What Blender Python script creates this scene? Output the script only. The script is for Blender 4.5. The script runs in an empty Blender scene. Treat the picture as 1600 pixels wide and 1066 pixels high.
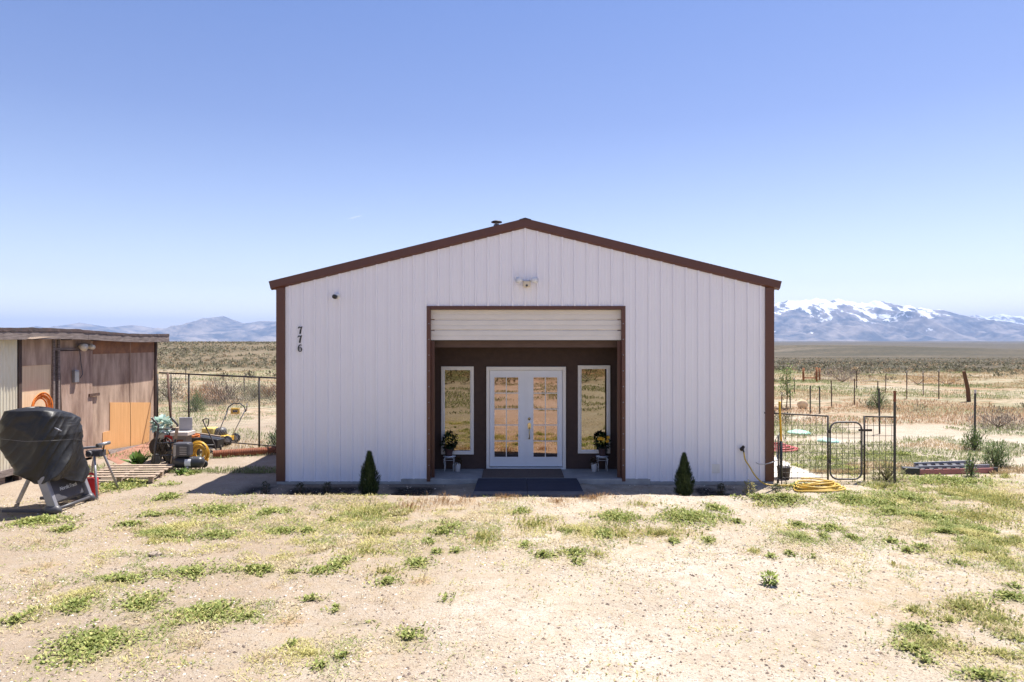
import bpy, math, random
import numpy as np
from mathutils import Vector, Matrix, Euler

# ------------------------------------------------------------------ camera, sky, sun, exposure
S = bpy.context.scene
COL = S.collection
F = 1066.67            # focal length in pixels of the 1600 wide photograph
CZ = 2.59              # camera height above the floor of the building
CY = -12.61
cam = bpy.data.cameras.new('camera'); camo = bpy.data.objects.new('camera', cam); COL.objects.link(camo)
camo.location = (0, CY, CZ); camo.rotation_euler = (math.radians(90), 0, 0)
cam.lens = 24; cam.sensor_width = 36; cam.clip_start = 0.1; cam.clip_end = 90000
S.camera = camo
SUN = Vector((0.286, 0.28, 1.0)).normalized()
EL = math.asin(SUN.z); AZ = math.atan2(SUN.x, SUN.y)
w = bpy.data.worlds.new("World"); S.world = w; w.use_nodes = True
nt = w.node_tree; nt.nodes.clear()
sky = nt.nodes.new('ShaderNodeTexSky'); sky.sky_type = 'NISHITA'; sky.sun_disc = False
sky.sun_elevation = EL; sky.sun_rotation = AZ; sky.altitude = 1700; sky.air_density = 1.0; sky.dust_density = 2.2; sky.ozone_density = 1.6
bg = nt.nodes.new('ShaderNodeBackground'); bg.inputs[1].default_value = 0.074
wo = nt.nodes.new('ShaderNodeOutputWorld')
tn = nt.nodes.new('ShaderNodeMix'); tn.data_type = 'RGBA'; tn.blend_type = 'MULTIPLY'; tn.inputs[0].default_value = 1; tn.inputs[7].default_value = (1.0, 0.91, 1.02, 1)
nt.links.new(sky.outputs[0], tn.inputs[6]); tc_ = nt.nodes.new('ShaderNodeTexCoord'); sz_ = nt.nodes.new('ShaderNodeSeparateXYZ'); rp_ = nt.nodes.new('ShaderNodeValToRGB')
nt.links.new(tc_.outputs['Generated'], sz_.inputs[0]); nt.links.new(sz_.outputs[2], rp_.inputs[0]); er = rp_.color_ramp.elements
er[0].position = 0.0; er[0].color = (2.2, 1.95, 1.45, 1); er[1].position = 1.0; er[1].color = (0.72, 0.84, 0.97, 1)
for p_, c_ in ((0.035, (1.85, 1.65, 1.28, 1)), (0.08, (1.42, 1.28, 1.04, 1)), (0.30, (0.90, 0.92, 0.95, 1)), (0.45, (0.76, 0.87, 0.98, 1))): e_ = er.new(p_); e_.color = c_
tn2 = nt.nodes.new('ShaderNodeMix'); tn2.data_type = 'RGBA'; tn2.blend_type = 'MULTIPLY'; tn2.inputs[0].default_value = 1
nt.links.new(tn.outputs[2], tn2.inputs[6]); nt.links.new(rp_.outputs[0], tn2.inputs[7]); nt.links.new(tn2.outputs[2], bg.inputs[0]); nt.links.new(bg.outputs[0], wo.inputs[0])
sl = bpy.data.lights.new('sun', 'SUN'); sl.energy = 4.1; sl.angle = math.radians(0.53); sl.color = (1, 0.95, 0.87)
so = bpy.data.objects.new('sun', sl); COL.objects.link(so); so.rotation_euler = SUN.to_track_quat('Z', 'Y').to_euler(); so.location = (0, 0, 40)
S.view_settings.view_transform = 'Standard'; S.view_settings.look = 'None'; S.view_settings.gamma = 1
S.view_settings.exposure = 1.30
S.render.engine = 'CYCLES'
S.cycles.max_bounces = 6; S.cycles.diffuse_bounces = 3; S.cycles.glossy_bounces = 3; S.cycles.volume_bounces = 0
S.cycles.use_denoising = True

rng = np.random.default_rng(7); random.seed(7)

# ------------------------------------------------------------------ small maths
def sstep(a, b, x):
    t = np.clip((np.asarray(x, float) - a) / (b - a), 0, 1); return t * t * (3 - 2 * t)
_perm = rng.permutation(4096).astype(np.int64); _val = rng.random(4096)
def vnoise(x, y):
    x = np.asarray(x, float); y = np.asarray(y, float)
    xi = np.floor(x).astype(np.int64); yi = np.floor(y).astype(np.int64); fx = x - xi; fy = y - yi
    fx = fx * fx * (3 - 2 * fx); fy = fy * fy * (3 - 2 * fy)
    def h(a, b): return _val[(_perm[(a & 4095)] + b * 57) & 4095]
    return (h(xi, yi) * (1 - fx) + h(xi + 1, yi) * fx) * (1 - fy) + (h(xi, yi + 1) * (1 - fx) + h(xi + 1, yi + 1) * fx) * fy
def fbm(x, y, s=1.0, o=4):
    v = 0; a = 0.5; n = 0
    for i in range(o):
        v = v + a * vnoise(x * s + 17.3 * i, y * s - 9.1 * i); n += a; a *= 0.5; s *= 2.03
    return v / n
def ridged(x, y, s=1.0, o=5):
    v = 0; a = 0.5; n = 0
    for i in range(o):
        v = v + a * (1 - np.abs(2 * vnoise(x * s + 31.7 * i, y * s + 5.3 * i) - 1)); n += a; a *= 0.5; s *= 2.07
    return v / n

def gz(x, y):
    """height of the land"""
    x = np.asarray(x, float); y = np.asarray(y, float); d = y - CY
    near = (1 - sstep(30, 70, np.abs(d)))
    z = 0.06 * (fbm(x, y, 0.5, 3) - 0.5) + 0.026 * (fbm(x, y, 3.1, 2) - 0.5)
    # planting strip before the wall and the low gravel berm beside it
    inx = sstep(-5.0, -4.6, x) * (1 - sstep(4.7, 5.1, x))
    strip = inx * sstep(-1.35, -1.12, y) * (1 - sstep(-0.1, 0.5, y))
    ramp = sstep(-0.95, -0.75, x) * (1 - sstep(1.3, 1.5, x))
    z = z * (1 - 0.7 * strip) - (0.055 + 0.04 * sstep(-.2, -.8, y)) * strip * (1 - ramp * 0.35)
    berm = np.exp(-((y + 1.42) / 0.22) ** 2) * sstep(-6, -4, x) * (1 - sstep(4, 6, x)) * (1 - ramp)
    z = z + 0.055 * berm * (0.6 + 0.8 * fbm(x, y, 1.3, 2))
    house = (x > -4.25) & (x < 4.75) & (y > 0.02) & (y < 14.9)
    z = np.where(house, -0.12, z)
    # small rises in the back yard
    z = z + sstep(20, 30, d) * (1 - sstep(50, 80, d)) * 0.5 * (fbm(x, y, 0.09, 3) - 0.45)
    z = z + 0.35 * np.exp(-((d - 37) / 5.0) ** 2 - ((x - 16) / 6) ** 2)
    # right: the plain falls away; left: a low hill
    right = sstep(-35, 70, x + 0.05 * d)
    fall = -1.6 * sstep(52, 95, d) - 3 * sstep(90, 250, d) - 7.5 * sstep(220, 700, d)
    fall = fall + (fbm(x, y, 0.0022, 4) - 0.5) * 15 * sstep(350, 900, d)
    fall = fall + 7 * np.exp(-((d - 900) / 170) ** 2) * sstep(300, 380, x) * (1 - sstep(430, 700, x)) 
    fall = fall + 9.5 * sstep(1200, 6000, d)
    hill = 1.95 * sstep(60, 230, d) + 0.75 * (fbm(x, y, 0.02, 4) - 0.5) * sstep(50, 120, d) - 12 * sstep(300, 900, d) + 9 * sstep(1500, 6000, d)
    z = z + np.where(d > 0, right * fall + (1 - right) * hill, 0)
    # the land behind the camera climbs gently
    b = -y - 22
    z = z + np.where(b > 0, 0.045 * b * sstep(0, 14, b) * (1 - sstep(120, 400, b)) + 0.5 * (fbm(x, y, 0.07, 3) - 0.5) * sstep(0, 20, b), 0)
    return z
def gzs(x, y): return float(gz(np.array([x]), np.array([y]))[0])

def P(px, py, d): return Vector(((px - 800) * d / F, d + CY, CZ - (py - 533) * d / F))
def G(px, py, z=0.0):
    d = (CZ - z) * F / (py - 533); return Vector(((px - 800) * d / F, d + CY, z))
def GG(px, py):
    v = G(px, py); v.z = gzs(v.x, v.y); return v
def GD(px, d):
    x = (px - 800) * d / F; return Vector((x, d + CY, gzs(x, d + CY)))
def WL(px, py, X=-9.2):
    """a point on the shed's long wall"""
    d = -X * F / (800 - px); return Vector((X, d + CY, CZ - (py - 533) * d / F))

# ------------------------------------------------------------------ materials
MATS = {}
def M(name, col, rough=0.6, metal=0.0, col2=None, scale=6.0, amt=0.5, bump=0.0, bscale=None, stretch=(1, 1, 1), spec=0.5, detail=5, emis=None):
    if name in MATS: return MATS[name]
    m = bpy.data.materials.new(name); m.use_nodes = True; MATS[name] = m
    n = m.node_tree; b = n.nodes['Principled BSDF']; L = n.links
    b.inputs['Roughness'].default_value = rough; b.inputs['Metallic'].default_value = metal
    b.inputs['Specular IOR Level'].default_value = spec
    if col2 is None: col2 = tuple(c * 0.78 for c in col)
    tc = n.nodes.new('ShaderNodeTexCoord'); mp = n.nodes.new('ShaderNodeMapping'); mp.inputs['Scale'].default_value = stretch
    L.new(tc.outputs['Object'], mp.inputs[0])
    nz = n.nodes.new('ShaderNodeTexNoise'); nz.inputs['Scale'].default_value = scale; nz.inputs['Detail'].default_value = detail; nz.inputs['Roughness'].default_value = 0.62
    L.new(mp.outputs[0], nz.inputs['Vector'])
    r = n.nodes.new('ShaderNodeValToRGB'); r.color_ramp.elements[0].position = 0.5 - 0.22 / max(amt, 0.05) * 0.5; r.color_ramp.elements[1].position = 0.5 + 0.22 / max(amt, 0.05) * 0.5
    r.color_ramp.elements[0].position = max(0, r.color_ramp.elements[0].position); r.color_ramp.elements[1].position = min(1, r.color_ramp.elements[1].position)
    r.color_ramp.elements[0].color = (*col2, 1); r.color_ramp.elements[1].color = (*col, 1)
    L.new(nz.outputs[0], r.inputs[0]); L.new(r.outputs[0], b.inputs['Base Color'])
    if bump > 0:
        nb = n.nodes.new('ShaderNodeTexNoise'); nb.inputs['Scale'].default_value = bscale or scale * 3; nb.inputs['Detail'].default_value = 6
        L.new(mp.outputs[0], nb.inputs['Vector'])
        bp = n.nodes.new('ShaderNodeBump'); bp.inputs['Strength'].default_value = min(1, bump); bp.inputs['Distance'].default_value = 0.01
        L.new(nb.outputs[0], bp.inputs['Height']); L.new(bp.outputs[0], b.inputs['Normal'])
    return m
def Mattr(name, rough=0.8, trans=0.0, bump=0.0, spec=0.3):
    m = bpy.data.materials.new(name); m.use_nodes = True; n = m.node_tree; b = n.nodes['Principled BSDF']; L = n.links
    a = n.nodes.new('ShaderNodeAttribute'); a.attribute_name = 'Col'
    b.inputs['Roughness'].default_value = rough; b.inputs['Specular IOR Level'].default_value = spec
    L.new(a.outputs['Color'], b.inputs['Base Color'])
    if trans > 0:
        t = n.nodes.new('ShaderNodeBsdfTranslucent'); L.new(a.outputs['Color'], t.inputs[0])
        mx = n.nodes.new('ShaderNodeMixShader'); mx.inputs[0].default_value = trans
        L.new(b.outputs[0], mx.inputs[1]); L.new(t.outputs[0], mx.inputs[2]); L.new(mx.outputs[0], n.nodes['Material Output'].inputs[0])
    return m
white_paint = M('white_sheet_metal', (0.86, 0.83, 0.87), 0.42, 0, (0.83, 0.80, 0.84), 1.2, 0.5, 0.03, 1.5)
brown_trim = M('brown_trim', (0.115, 0.040, 0.024), 0.4, 0, (0.095, 0.034, 0.021), 3)
brown_stucco = M('brown_stucco', (0.075, 0.045, 0.036), 0.9, 0, (0.055, 0.034, 0.028), 9, 0.5, 0.5, 90)
brown_beam = M('brown_painted_wood', (0.14, 0.085, 0.07), 0.7, 0, (0.10, 0.06, 0.05), 5, .5, .2, 30, (1, 6, 6))
door_white = M('door_paint', (0.76, 0.77, 0.82), 0.35, 0, (0.73, 0.74, 0.79), 2)
frame_white = M('white_frame', (0.80, 0.76, 0.72), 0.4, 0, (0.74, 0.70, 0.66), 3)
cream_door = M('cream_rollup', (0.78, 0.72, 0.66), 0.45, 0, (0.70, 0.65, 0.60), 2, .6, 0, None, (1, 1, 4))
concrete = M('concrete', (0.42, 0.40, 0.38), 0.85, 0, (0.28, 0.27, 0.26), 4, .6, .5, 40)
concrete_pale = M('concrete_pale', (0.62, 0.58, 0.52), 0.85, 0, (0.5, 0.46, 0.40), 3, .5, .4, 30)
rubber_navy = M('navy_rubber', (0.016, 0.022, 0.045), 0.75, 0, (0.030, 0.038, 0.065), 3, .6, .3, 60, (1, 3, 1))
mat_brown = M('brown_carpet', (0.16, 0.115, 0.095), 0.95, 0, (0.10, 0.07, 0.06), 40, .6, .6, 200)
black_plastic = M('black_plastic', (0.018, 0.018, 0.02), 0.45, 0, (0.03, 0.03, 0.032), 8)
dark_grey = M('dark_grey_plastic', (0.075, 0.073, 0.082), 0.45, 0, (0.06, 0.058, 0.066), 8)
silver = M('silver_paint', (0.30, 0.30, 0.33), 0.4, 0.3, (0.23, 0.23, 0.25), 6)
galv = M('galvanised_steel', (0.38, 0.38, 0.40), 0.4, 0.6, (0.27, 0.27, 0.28), 12)
grey_steel = M('grey_steel', (0.12, 0.12, 0.125), 0.5, 0.5, (0.07, 0.06, 0.055), 14)
dark_steel = M('dark_steel', (0.035, 0.034, 0.036), 0.55, 0.3, (0.06, 0.045, 0.036), 18)
rust = M('rust', (0.26, 0.085, 0.035), 0.85, 0, (0.14, 0.05, 0.028), 12, .6, .4, 50)
rust_dark = M('rusty_post', (0.13, 0.07, 0.05), 0.85, 0, (0.07, 0.045, 0.035), 14)
green_post = M('dark_post', (0.035, 0.04, 0.035), 0.6, 0, (0.05, 0.035, 0.03), 12)
yellow = M('yellow_plastic', (0.72, 0.42, 0.02), 0.4, 0, (0.62, 0.34, 0.02), 6)
yellow_hose = M('yellow_hose', (0.66, 0.44, 0.07), 0.5, 0, (0.55, 0.36, 0.07), 9)
orange = M('orange_cord', (0.85, 0.24, 0.03), 0.5, 0, (0.75, 0.18, 0.02), 14)
red_plastic = M('red_plastic', (0.62, 0.015, 0.02), 0.35, 0, (0.52, 0.012, 0.018), 5)
red_hose = M('red_rubber_hose', (0.42, 0.10, 0.09), 0.6, 0, (0.34, 0.08, 0.07), 8)
turquoise = M('turquoise_plastic', (0.30, 0.55, 0.47), 0.6, 0, (0.36, 0.52, 0.42), 5)
tarp = M('black_canvas', (0.007, 0.0065, 0.007), 0.5, 0, (0.013, 0.012, 0.012), 5, .6, .35, 14, detail=4)
plywood_brown = M('weathered_plywood', (0.60, 0.44, 0.33), 0.85, 0, (0.21, 0.13, 0.092), 1.6, .55, .5, 24, (1, 2.5, .55))
plywood_raw = M('raw_plywood', (0.78, 0.44, 0.19), 0.75, 0, (0.66, 0.34, 0.13), 3, .6, .2, 30, (1, 9, .5))
plywood_pale = M('pale_plywood', (0.78, 0.60, 0.40), 0.8, 0, (0.66, 0.48, 0.30), 3, .6, .2, 30, (1, 6, .4))
old_wood = M('old_grey_wood', (0.27, 0.22, 0.20), 0.9, 0, (0.13, 0.10, 0.09), 5, .7, .7, 40, (8, 1, 8))
dark_wood = M('dark_wood', (0.10, 0.062, 0.048), 0.9, 0, (0.05, 0.034, 0.03), 6, .7, .5, 40, (6, 6, 1))
pallet_wood = M('pallet_wood', (0.48, 0.37, 0.28), 0.9, 0, (0.28, 0.21, 0.16), 7, .7, .5, 40, (1, 8, 8))
orange_wood = M('orange_brown_wood', (0.33, 0.13, 0.045), 0.8, 0, (0.22, 0.08, 0.03), 6, .6, .3, 30, (6, 6, 1))
tarpaper = M('tar_paper', (0.045, 0.034, 0.034), 0.95, 0, (0.09, 0.055, 0.05), 8, .7, .6, 30)
cream_metal = M('cream_corrugated', (0.80, 0.76, 0.62), 0.5, 0, (0.70, 0.63, 0.47), 3, .6, .1, 20, (1, 3, .6))
brass = M('brass', (0.75, 0.58, 0.30), 0.3, 0.8, (0.55, 0.42, 0.22), 30)
beige = M('beige_plastic', (0.72, 0.62, 0.46), 0.5, 0, (0.62, 0.54, 0.42), 12)
terracotta = M('brown_pot', (0.10, 0.055, 0.055), 0.6, 0, (0.08, 0.045, 0.045), 12)
white_metal = M('white_enamel', (0.80, 0.80, 0.82), 0.35, 0, (0.72, 0.72, 0.74), 12)
red_fiberglass = M('red_fibreglass', (0.40, 0.15, 0.13), 0.6, 0, (0.30, 0.12, 0.11), 10)
bark = M('bark', (0.16, 0.11, 0.08), 0.9, 0, (0.09, 0.06, 0.045), 20)
leaf_mat = Mattr('leaf', 0.65, 0.25)
stone_mat = Mattr('stone', 0.9)
def glass_mat(name, col, rough):
    m = bpy.data.materials.new(name); m.use_nodes = True; n = m.node_tree; b = n.nodes['Principled BSDF']; L = n.links
    b.inputs['Base Color'].default_value = (*col, 1); b.inputs['Metallic'].default_value = 1.0; b.inputs['Roughness'].default_value = rough
    nz = n.nodes.new('ShaderNodeTexNoise'); nz.inputs['Scale'].default_value = 1.3; nz.inputs['Detail'].default_value = 1
    tc = n.nodes.new('ShaderNodeTexCoord'); L.new(tc.outputs['Object'], nz.inputs['Vector'])
    bp = n.nodes.new('ShaderNodeBump'); bp.inputs['Strength'].default_value = 0.25; bp.inputs['Distance'].default_value = 0.01
    L.new(nz.outputs[0], bp.inputs['Height']); L.new(bp.outputs[0], b.inputs['Normal'])
    return m
pane_door = glass_mat('coated_door_glass', (0.36, 0.265, 0.215), 0.015)
pane_window = glass_mat('coated_window_glass', (0.27, 0.245, 0.185), 0.01)

# ------------------------------------------------------------------ objects and meshes
def tag(o, label=None, cat=None, group=None, kind=None):
    if label: o['label'] = label
    if cat: o['category'] = cat
    if group: o['group'] = group
    if kind: o['kind'] = kind
    return o
def thing(name, loc, label, cat, group=None, rz=0.0):
    o = bpy.data.objects.new(name, None); COL.objects.link(o); o.location = loc; o.rotation_euler.z = rz
    o.empty_display_size = 0.1
    return tag(o, label, cat, group)
class MB:
    def __init__(s): s.v = []; s.f = []; s.sm = []
    def add(s, vs, fs, smooth=False):
        n = len(s.v); s.v += [tuple(v) for v in vs]; s.f += [tuple(i + n for i in f) for f in fs]; s.sm += [smooth] * len(fs); return s
    def box(s, x0, x1, y0, y1, z0, z1, mat=None):
        vs = [Vector(p) for p in ((x0, y0, z0), (x1, y0, z0), (x1, y1, z0), (x0, y1, z0), (x0, y0, z1), (x1, y0, z1), (x1, y1, z1), (x0, y1, z1))]
        if mat is not None: vs = [mat @ v for v in vs]
        return s.add(vs, [(0, 3, 2, 1), (4, 5, 6, 7), (0, 1, 5, 4), (1, 2, 6, 5), (2, 3, 7, 6), (3, 0, 4, 7)])
    def bar(s, p0, p1, a, b, up=(0, 0, 1)):
        p0 = Vector(p0); p1 = Vector(p1); d = (p1 - p0).normalized(); up = Vector(up)
        if abs(d.dot(up)) > 0.97: up = Vector((1, 0, 0))
        x = d.cross(up).normalized(); z = x.cross(d).normalized(); vs = []
        for p in (p0, p1):
            for i, j in ((-1, -1), (1, -1), (1, 1), (-1, 1)): vs.append(p + x * (a / 2 * i) + z * (b / 2 * j))
        return s.add(vs, [(3, 2, 1, 0), (4, 5, 6, 7), (0, 1, 5, 4), (1, 2, 6, 5), (2, 3, 7, 6), (3, 0, 4, 7)])
    def tube(s, pts, r, n=8, closed=False, smooth=True):
        pts = [Vector(p) for p in pts]; m = len(pts); vs = []; prev = None
        rr = r if isinstance(r, (list, tuple)) else [r] * m
        for i, p in enumerate(pts):
            a = pts[(i - 1) % m] if (i > 0 or closed) else p; b = pts[(i + 1) % m] if (i < m - 1 or closed) else p
            d = (b - a); d = d.normalized() if d.length > 1e-9 else Vector((0, 0, 1))
            if prev is None:
                u = Vector((0, 0, 1)) if abs(d.z) < .9 else Vector((1, 0, 0)); x = d.cross(u).normalized()
            else:
                x = (prev - d * prev.dot(d)); x = x.normalized() if x.length > 1e-6 else d.orthogonal().normalized()
            prev = x; y = d.cross(x)
            for k in range(n):
                t = 2 * math.pi * k / n; vs.append(p + (x * math.cos(t) + y * math.sin(t)) * rr[i])
        fs = []
        for i in range(m if closed else m - 1):
            for k in range(n):
                a = i * n + k; b = i * n + (k + 1) % n; j = ((i + 1) % m) * n
                fs.append((a, b, j + (k + 1) % n, j + k))
        if not closed: fs += [tuple(range(n))[::-1], tuple((m - 1) * n + k for k in range(n))]
        return s.add(vs, fs, smooth)
    def lathe(s, prof, c=(0, 0, 0), n=16, axis='z', smooth=True):
        c = Vector(c); vs = []
        for r, z in prof:
            for k in range(n):
                t = 2 * math.pi * k / n; a, b = r * math.cos(t), r * math.sin(t)
                vs.append(c + (Vector((a, b, z)) if axis == 'z' else Vector((a, z, b)) if axis == 'y' else Vector((z, a, b))))
        fs = [(i * n + k, i * n + (k + 1) % n, (i + 1) * n + (k + 1) % n, (i + 1) * n + k) for i in range(len(prof) - 1) for k in range(n)]
        fs += [tuple(range(n))[::-1], tuple((len(prof) - 1) * n + k for k in range(n))]
        return s.add(vs, fs, smooth)
    def prism(s, poly, t, origin=(0, 0, 0), ax=(1, 0, 0), ay=(0, 0, 1)):
        o = Vector(origin); ax = Vector(ax); ay = Vector(ay); nn = ax.cross(ay).normalized(); n = len(poly)
        vs = [o + ax * a + ay * b for a, b in poly] + [o + ax * a + ay * b - nn * t for a, b in poly]
        return s.add(vs, [tuple(range(n)), tuple(range(n, 2 * n))[::-1]] + [(i, n + i, n + (i + 1) % n, (i + 1) % n) for i in range(n)])
    def build(s, name, mat, parent=None, origin=None, bevel=0.0, label=None):
        me = bpy.data.meshes.new(name); vs = np.array(s.v, float)
        if parent is not None:
            mw = Matrix.Translation(parent.location) @ parent.rotation_euler.to_matrix().to_4x4()
            par = parent.parent
            while par is not None: mw = (Matrix.Translation(par.location) @ par.rotation_euler.to_matrix().to_4x4()) @ mw; par = par.parent
            org = Vector(origin) if origin is not None else Vector(((vs[:, 0].min() + vs[:, 0].max()) / 2, (vs[:, 1].min() + vs[:, 1].max()) / 2, vs[:, 2].min()))
            inv = mw.inverted(); loc = inv @ org; r3 = inv.to_3x3()
            me.from_pydata([tuple(r3 @ (Vector(v) - org)) for v in s.v], [], s.f)
        else:
            org = Vector(origin) if origin is not None else Vector(((vs[:, 0].min() + vs[:, 0].max()) / 2, (vs[:, 1].min() + vs[:, 1].max()) / 2, vs[:, 2].min()))
            loc = org; me.from_pydata([tuple(Vector(v) - org) for v in s.v], [], s.f)
        me.materials.append(mat)
        me.polygons.foreach_set('use_smooth', s.sm)
        o = bpy.data.objects.new(name, me); COL.objects.link(o); o.location = loc
        if parent is not None: o.parent = parent
        if bevel > 0:
            b = o.modifiers.new('bevel', 'BEVEL'); b.width = bevel; b.segments = 2; b.limit_method = 'ANGLE'; b.angle_limit = math.radians(40)
        if label: o['label'] = label
        return o
def quads(name, V, C, mat, parent=None, loc=(0, 0, 0)):
    """V: N x 4 x 3, C: N x 3; one mesh of many small faces"""
    n = len(V); me = bpy.data.meshes.new(name); me.vertices.add(4 * n); me.loops.add(4 * n); me.polygons.add(n)
    me.vertices.foreach_set('co', (V - np.array(loc)).astype(np.float32).ravel())
    me.loops.foreach_set('vertex_index', np.arange(4 * n, dtype=np.int32))
    me.polygons.foreach_set('loop_start', np.arange(0, 4 * n, 4, dtype=np.int32)); me.polygons.foreach_set('loop_total', np.full(n, 4, np.int32))
    me.update(calc_edges=True)
    a = me.color_attributes.new('Col', 'FLOAT_COLOR', 'POINT'); cc = np.ones((n, 4, 4), np.float32); cc[:, :, :3] = C[:, None, :]; a.data.foreach_set('color', cc.ravel())
    me.materials.append(mat); o = bpy.data.objects.new(name, me); COL.objects.link(o); o.location = loc
    if parent is not None: o.parent = parent
    return o
def leaves(base, az, tilt, length, width, droop=0.3):
    """diamond leaves from base points, N each; tilt 0 = lying, pi/2 = upright"""
    n = len(base); d = np.stack([np.cos(az) * np.cos(tilt), np.sin(az) * np.cos(tilt), np.sin(tilt)], 1)
    sd = np.stack([-np.sin(az), np.cos(az), np.zeros(n)], 1)
    mid = base + d * (length * 0.5)[:, None]; tip = base + d * length[:, None]; tip[:, 2] -= droop * length * (1 - 0.5 * np.sin(tilt)); mid = mid + 0
    return np.stack([base, mid + sd * width[:, None] / 2, tip, mid - sd * width[:, None] / 2], 1)
def tint(n, a, b, jit=0.12):
    t = rng.random((n, 1)); c = np.array(a) * (1 - t) + np.array(b) * t
    return np.clip(c * (1 + jit * (rng.random((n, 1)) * 2 - 1) * 2), 0.003, 1)

# ------------------------------------------------------------------ land
# patches of growth in the yard: px, py, rx, ry (measured on the photograph, laid on the ground), density, kind
BL = [(145,1005,70,36,1,'g'),(222,941,36,18,1,'g'),(120,945,28,20,.8,'g'),(133,920,20,9,.8,'g'),(325,955,60,22,.75,'g'),(385,962,26,8,.6,'g'),
(190,905,45,9,.8,'g'),(300,893,60,13,.55,'g'),(390,890,42,7,.8,'g'),(20,970,28,12,.7,'g'),(50,955,20,6,.4,'g'),(55,815,58,9,.8,'g'),(100,829,22,7,.8,'g'),
(205,820,24,5,.7,'g'),(250,805,34,9,.7,'g'),(262,780,26,8,.6,'g'),(345,797,60,12,.55,'g'),(330,836,45,8,.6,'g'),(272,838,22,6,.7,'g'),(240,848,30,5,.4,'m'),
(418,800,32,11,.7,'g'),(440,829,30,5,.8,'g'),(480,829,11,6,.8,'g'),(519,812,14,6,.5,'g'),(412,891,26,8,.9,'g'),(455,894,20,6,.7,'g'),(492,893,20,8,.7,'g'),
(522,884,18,12,.7,'g'),(541,875,13,8,.7,'g'),(486,936,19,6,.8,'g'),(525,951,14,8,.8,'g'),(605,911,20,7,.8,'g'),(638,997,28,16,.9,'g'),(534,1027,15,8,.9,'g'),
(501,1043,17,9,.8,'g'),(458,1006,10,6,.8,'g'),(553,974,26,7,.6,'g'),(583,801,70,14,.45,'m'),(600,830,60,14,.45,'m'),(575,860,50,12,.5,'m'),(600,895,50,12,.4,'m'),
(693,829,34,14,.7,'g'),(672,845,22,10,.6,'g'),(651,881,22,10,.8,'g'),(681,862,16,7,.8,'g'),(715,861,12,5,.9,'g'),(752,841,36,16,.6,'m'),(660,908,18,7,.7,'d'),
(697,939,13,6,.5,'g'),(449,972,22,13,.8,'d'),(706,786,60,10,.5,'r'),(640,793,50,9,.35,'r'),(812,801,18,6,.7,'g'),(834,822,44,14,.5,'m'),(965,809,38,9,.9,'g'),
(1075,809,50,11,1,'g'),(944,835,20,9,.8,'g'),(971,835,20,12,.8,'m'),(1032,833,52,10,.8,'m'),(1051,845,11,5,1,'g'),(1106,845,13,6,.9,'g'),(1152,816,17,6,.6,'g'),
(1118,795,20,7,.8,'g'),(1142,775,7,5,1,'g'),(1185,781,20,6,.6,'g'),(849,868,19,5,.8,'g'),(898,864,26,6,.8,'g'),(901,878,13,6,.9,'g'),(934,868,16,6,.7,'m'),
(821,853,9,8,.7,'g'),(928,780,34,7,.5,'r'),(870,786,34,8,.45,'r'),(790,780,40,7,.45,'r'),(1179,862,15,7,.6,'m'),(1225,783,34,8,.8,'g'),(1331,781,36,11,.9,'g'),
(1380,786,30,8,.6,'g'),(1426,780,34,12,.85,'g'),(1500,770,60,10,.6,'m'),(1430,808,52,10,.85,'g'),(1521,807,60,18,.65,'m'),(1567,783,42,14,.8,'m'),(1475,832,27,8,.7,'g'),
(1536,829,25,8,.85,'g'),(1585,845,26,7,.8,'m'),(1249,821,16,6,.9,'g'),(1295,826,23,6,.9,'g'),(1286,838,8,5,.8,'g'),(1331,841,11,6,.8,'g'),(1273,870,11,7,.9,'g'),
(1206,871,10,6,.8,'g'),(1234,865,10,5,.8,'g'),(1390,799,13,5,.8,'g'),(1393,847,14,5,.7,'g'),(1420,862,14,6,.8,'g'),(1442,857,16,7,.7,'g'),(1484,881,22,8,.8,'g'),
(1524,862,38,14,.6,'y'),(1560,850,36,10,.5,'y'),(1576,881,42,18,.6,'y'),(1396,885,18,9,.35,'m'),(1436,885,14,10,.4,'r'),(1396,948,18,7,.7,'g'),(1426,955,22,11,.85,'y'),
(1432,985,32,10,1,'g'),(1506,951,50,18,.85,'y'),(1480,972,30,10,.6,'y'),(1582,936,42,9,.9,'g'),(1585,919,13,5,.8,'g'),(1460,1006,60,20,.8,'y'),(1426,1015,26,14,.8,'g'),
(1552,972,50,18,.6,'y'),(1536,1058,42,12,1,'g'),(1445,1035,16,7,.8,'g'),(1567,1024,28,10,.6,'y'),(1362,968,20,7,.35,'m'),(1301,959,14,8,.3,'d'),(1590,1000,30,16,.5,'y'),
(200,757,45,8,.7,'g'),(180,762,40,7,.6,'g'),(262,760,20,5,.5,'g'),(60,850,50,9,.25,'d'),(75,885,18,8,.5,'d'),(68,920,16,10,.7,'d'),(38,893,16,6,.6,'d'),(160,880,40,10,.2,'d'),
(300,1010,90,20,.30,'d'),(240,1035,90,16,.35,'d'),(420,1030,60,16,.30,'d'),(350,925,50,10,.3,'d'),(600,940,60,14,.2,'d'),(480,865,40,8,.25,'d'),(430,915,50,10,.3,'d'),
(1330,735,28,9,.9,'g'),(1295,718,30,5,.5,'g'),(1240,728,22,5,.4,'g'),(1400,712,70,7,.5,'g'),(1380,730,30,6,.4,'m'),(1480,752,90,8,.7,'g'),(1570,745,40,6,.3,'m'),(1380,760,40,7,.5,'m'),
(300,740,16,4,.6,'g'),(1000,790,50,6,.2,'m'),(1250,760,30,5,.5,'g'),(1190,790,30,5,.35,'m')]
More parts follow.
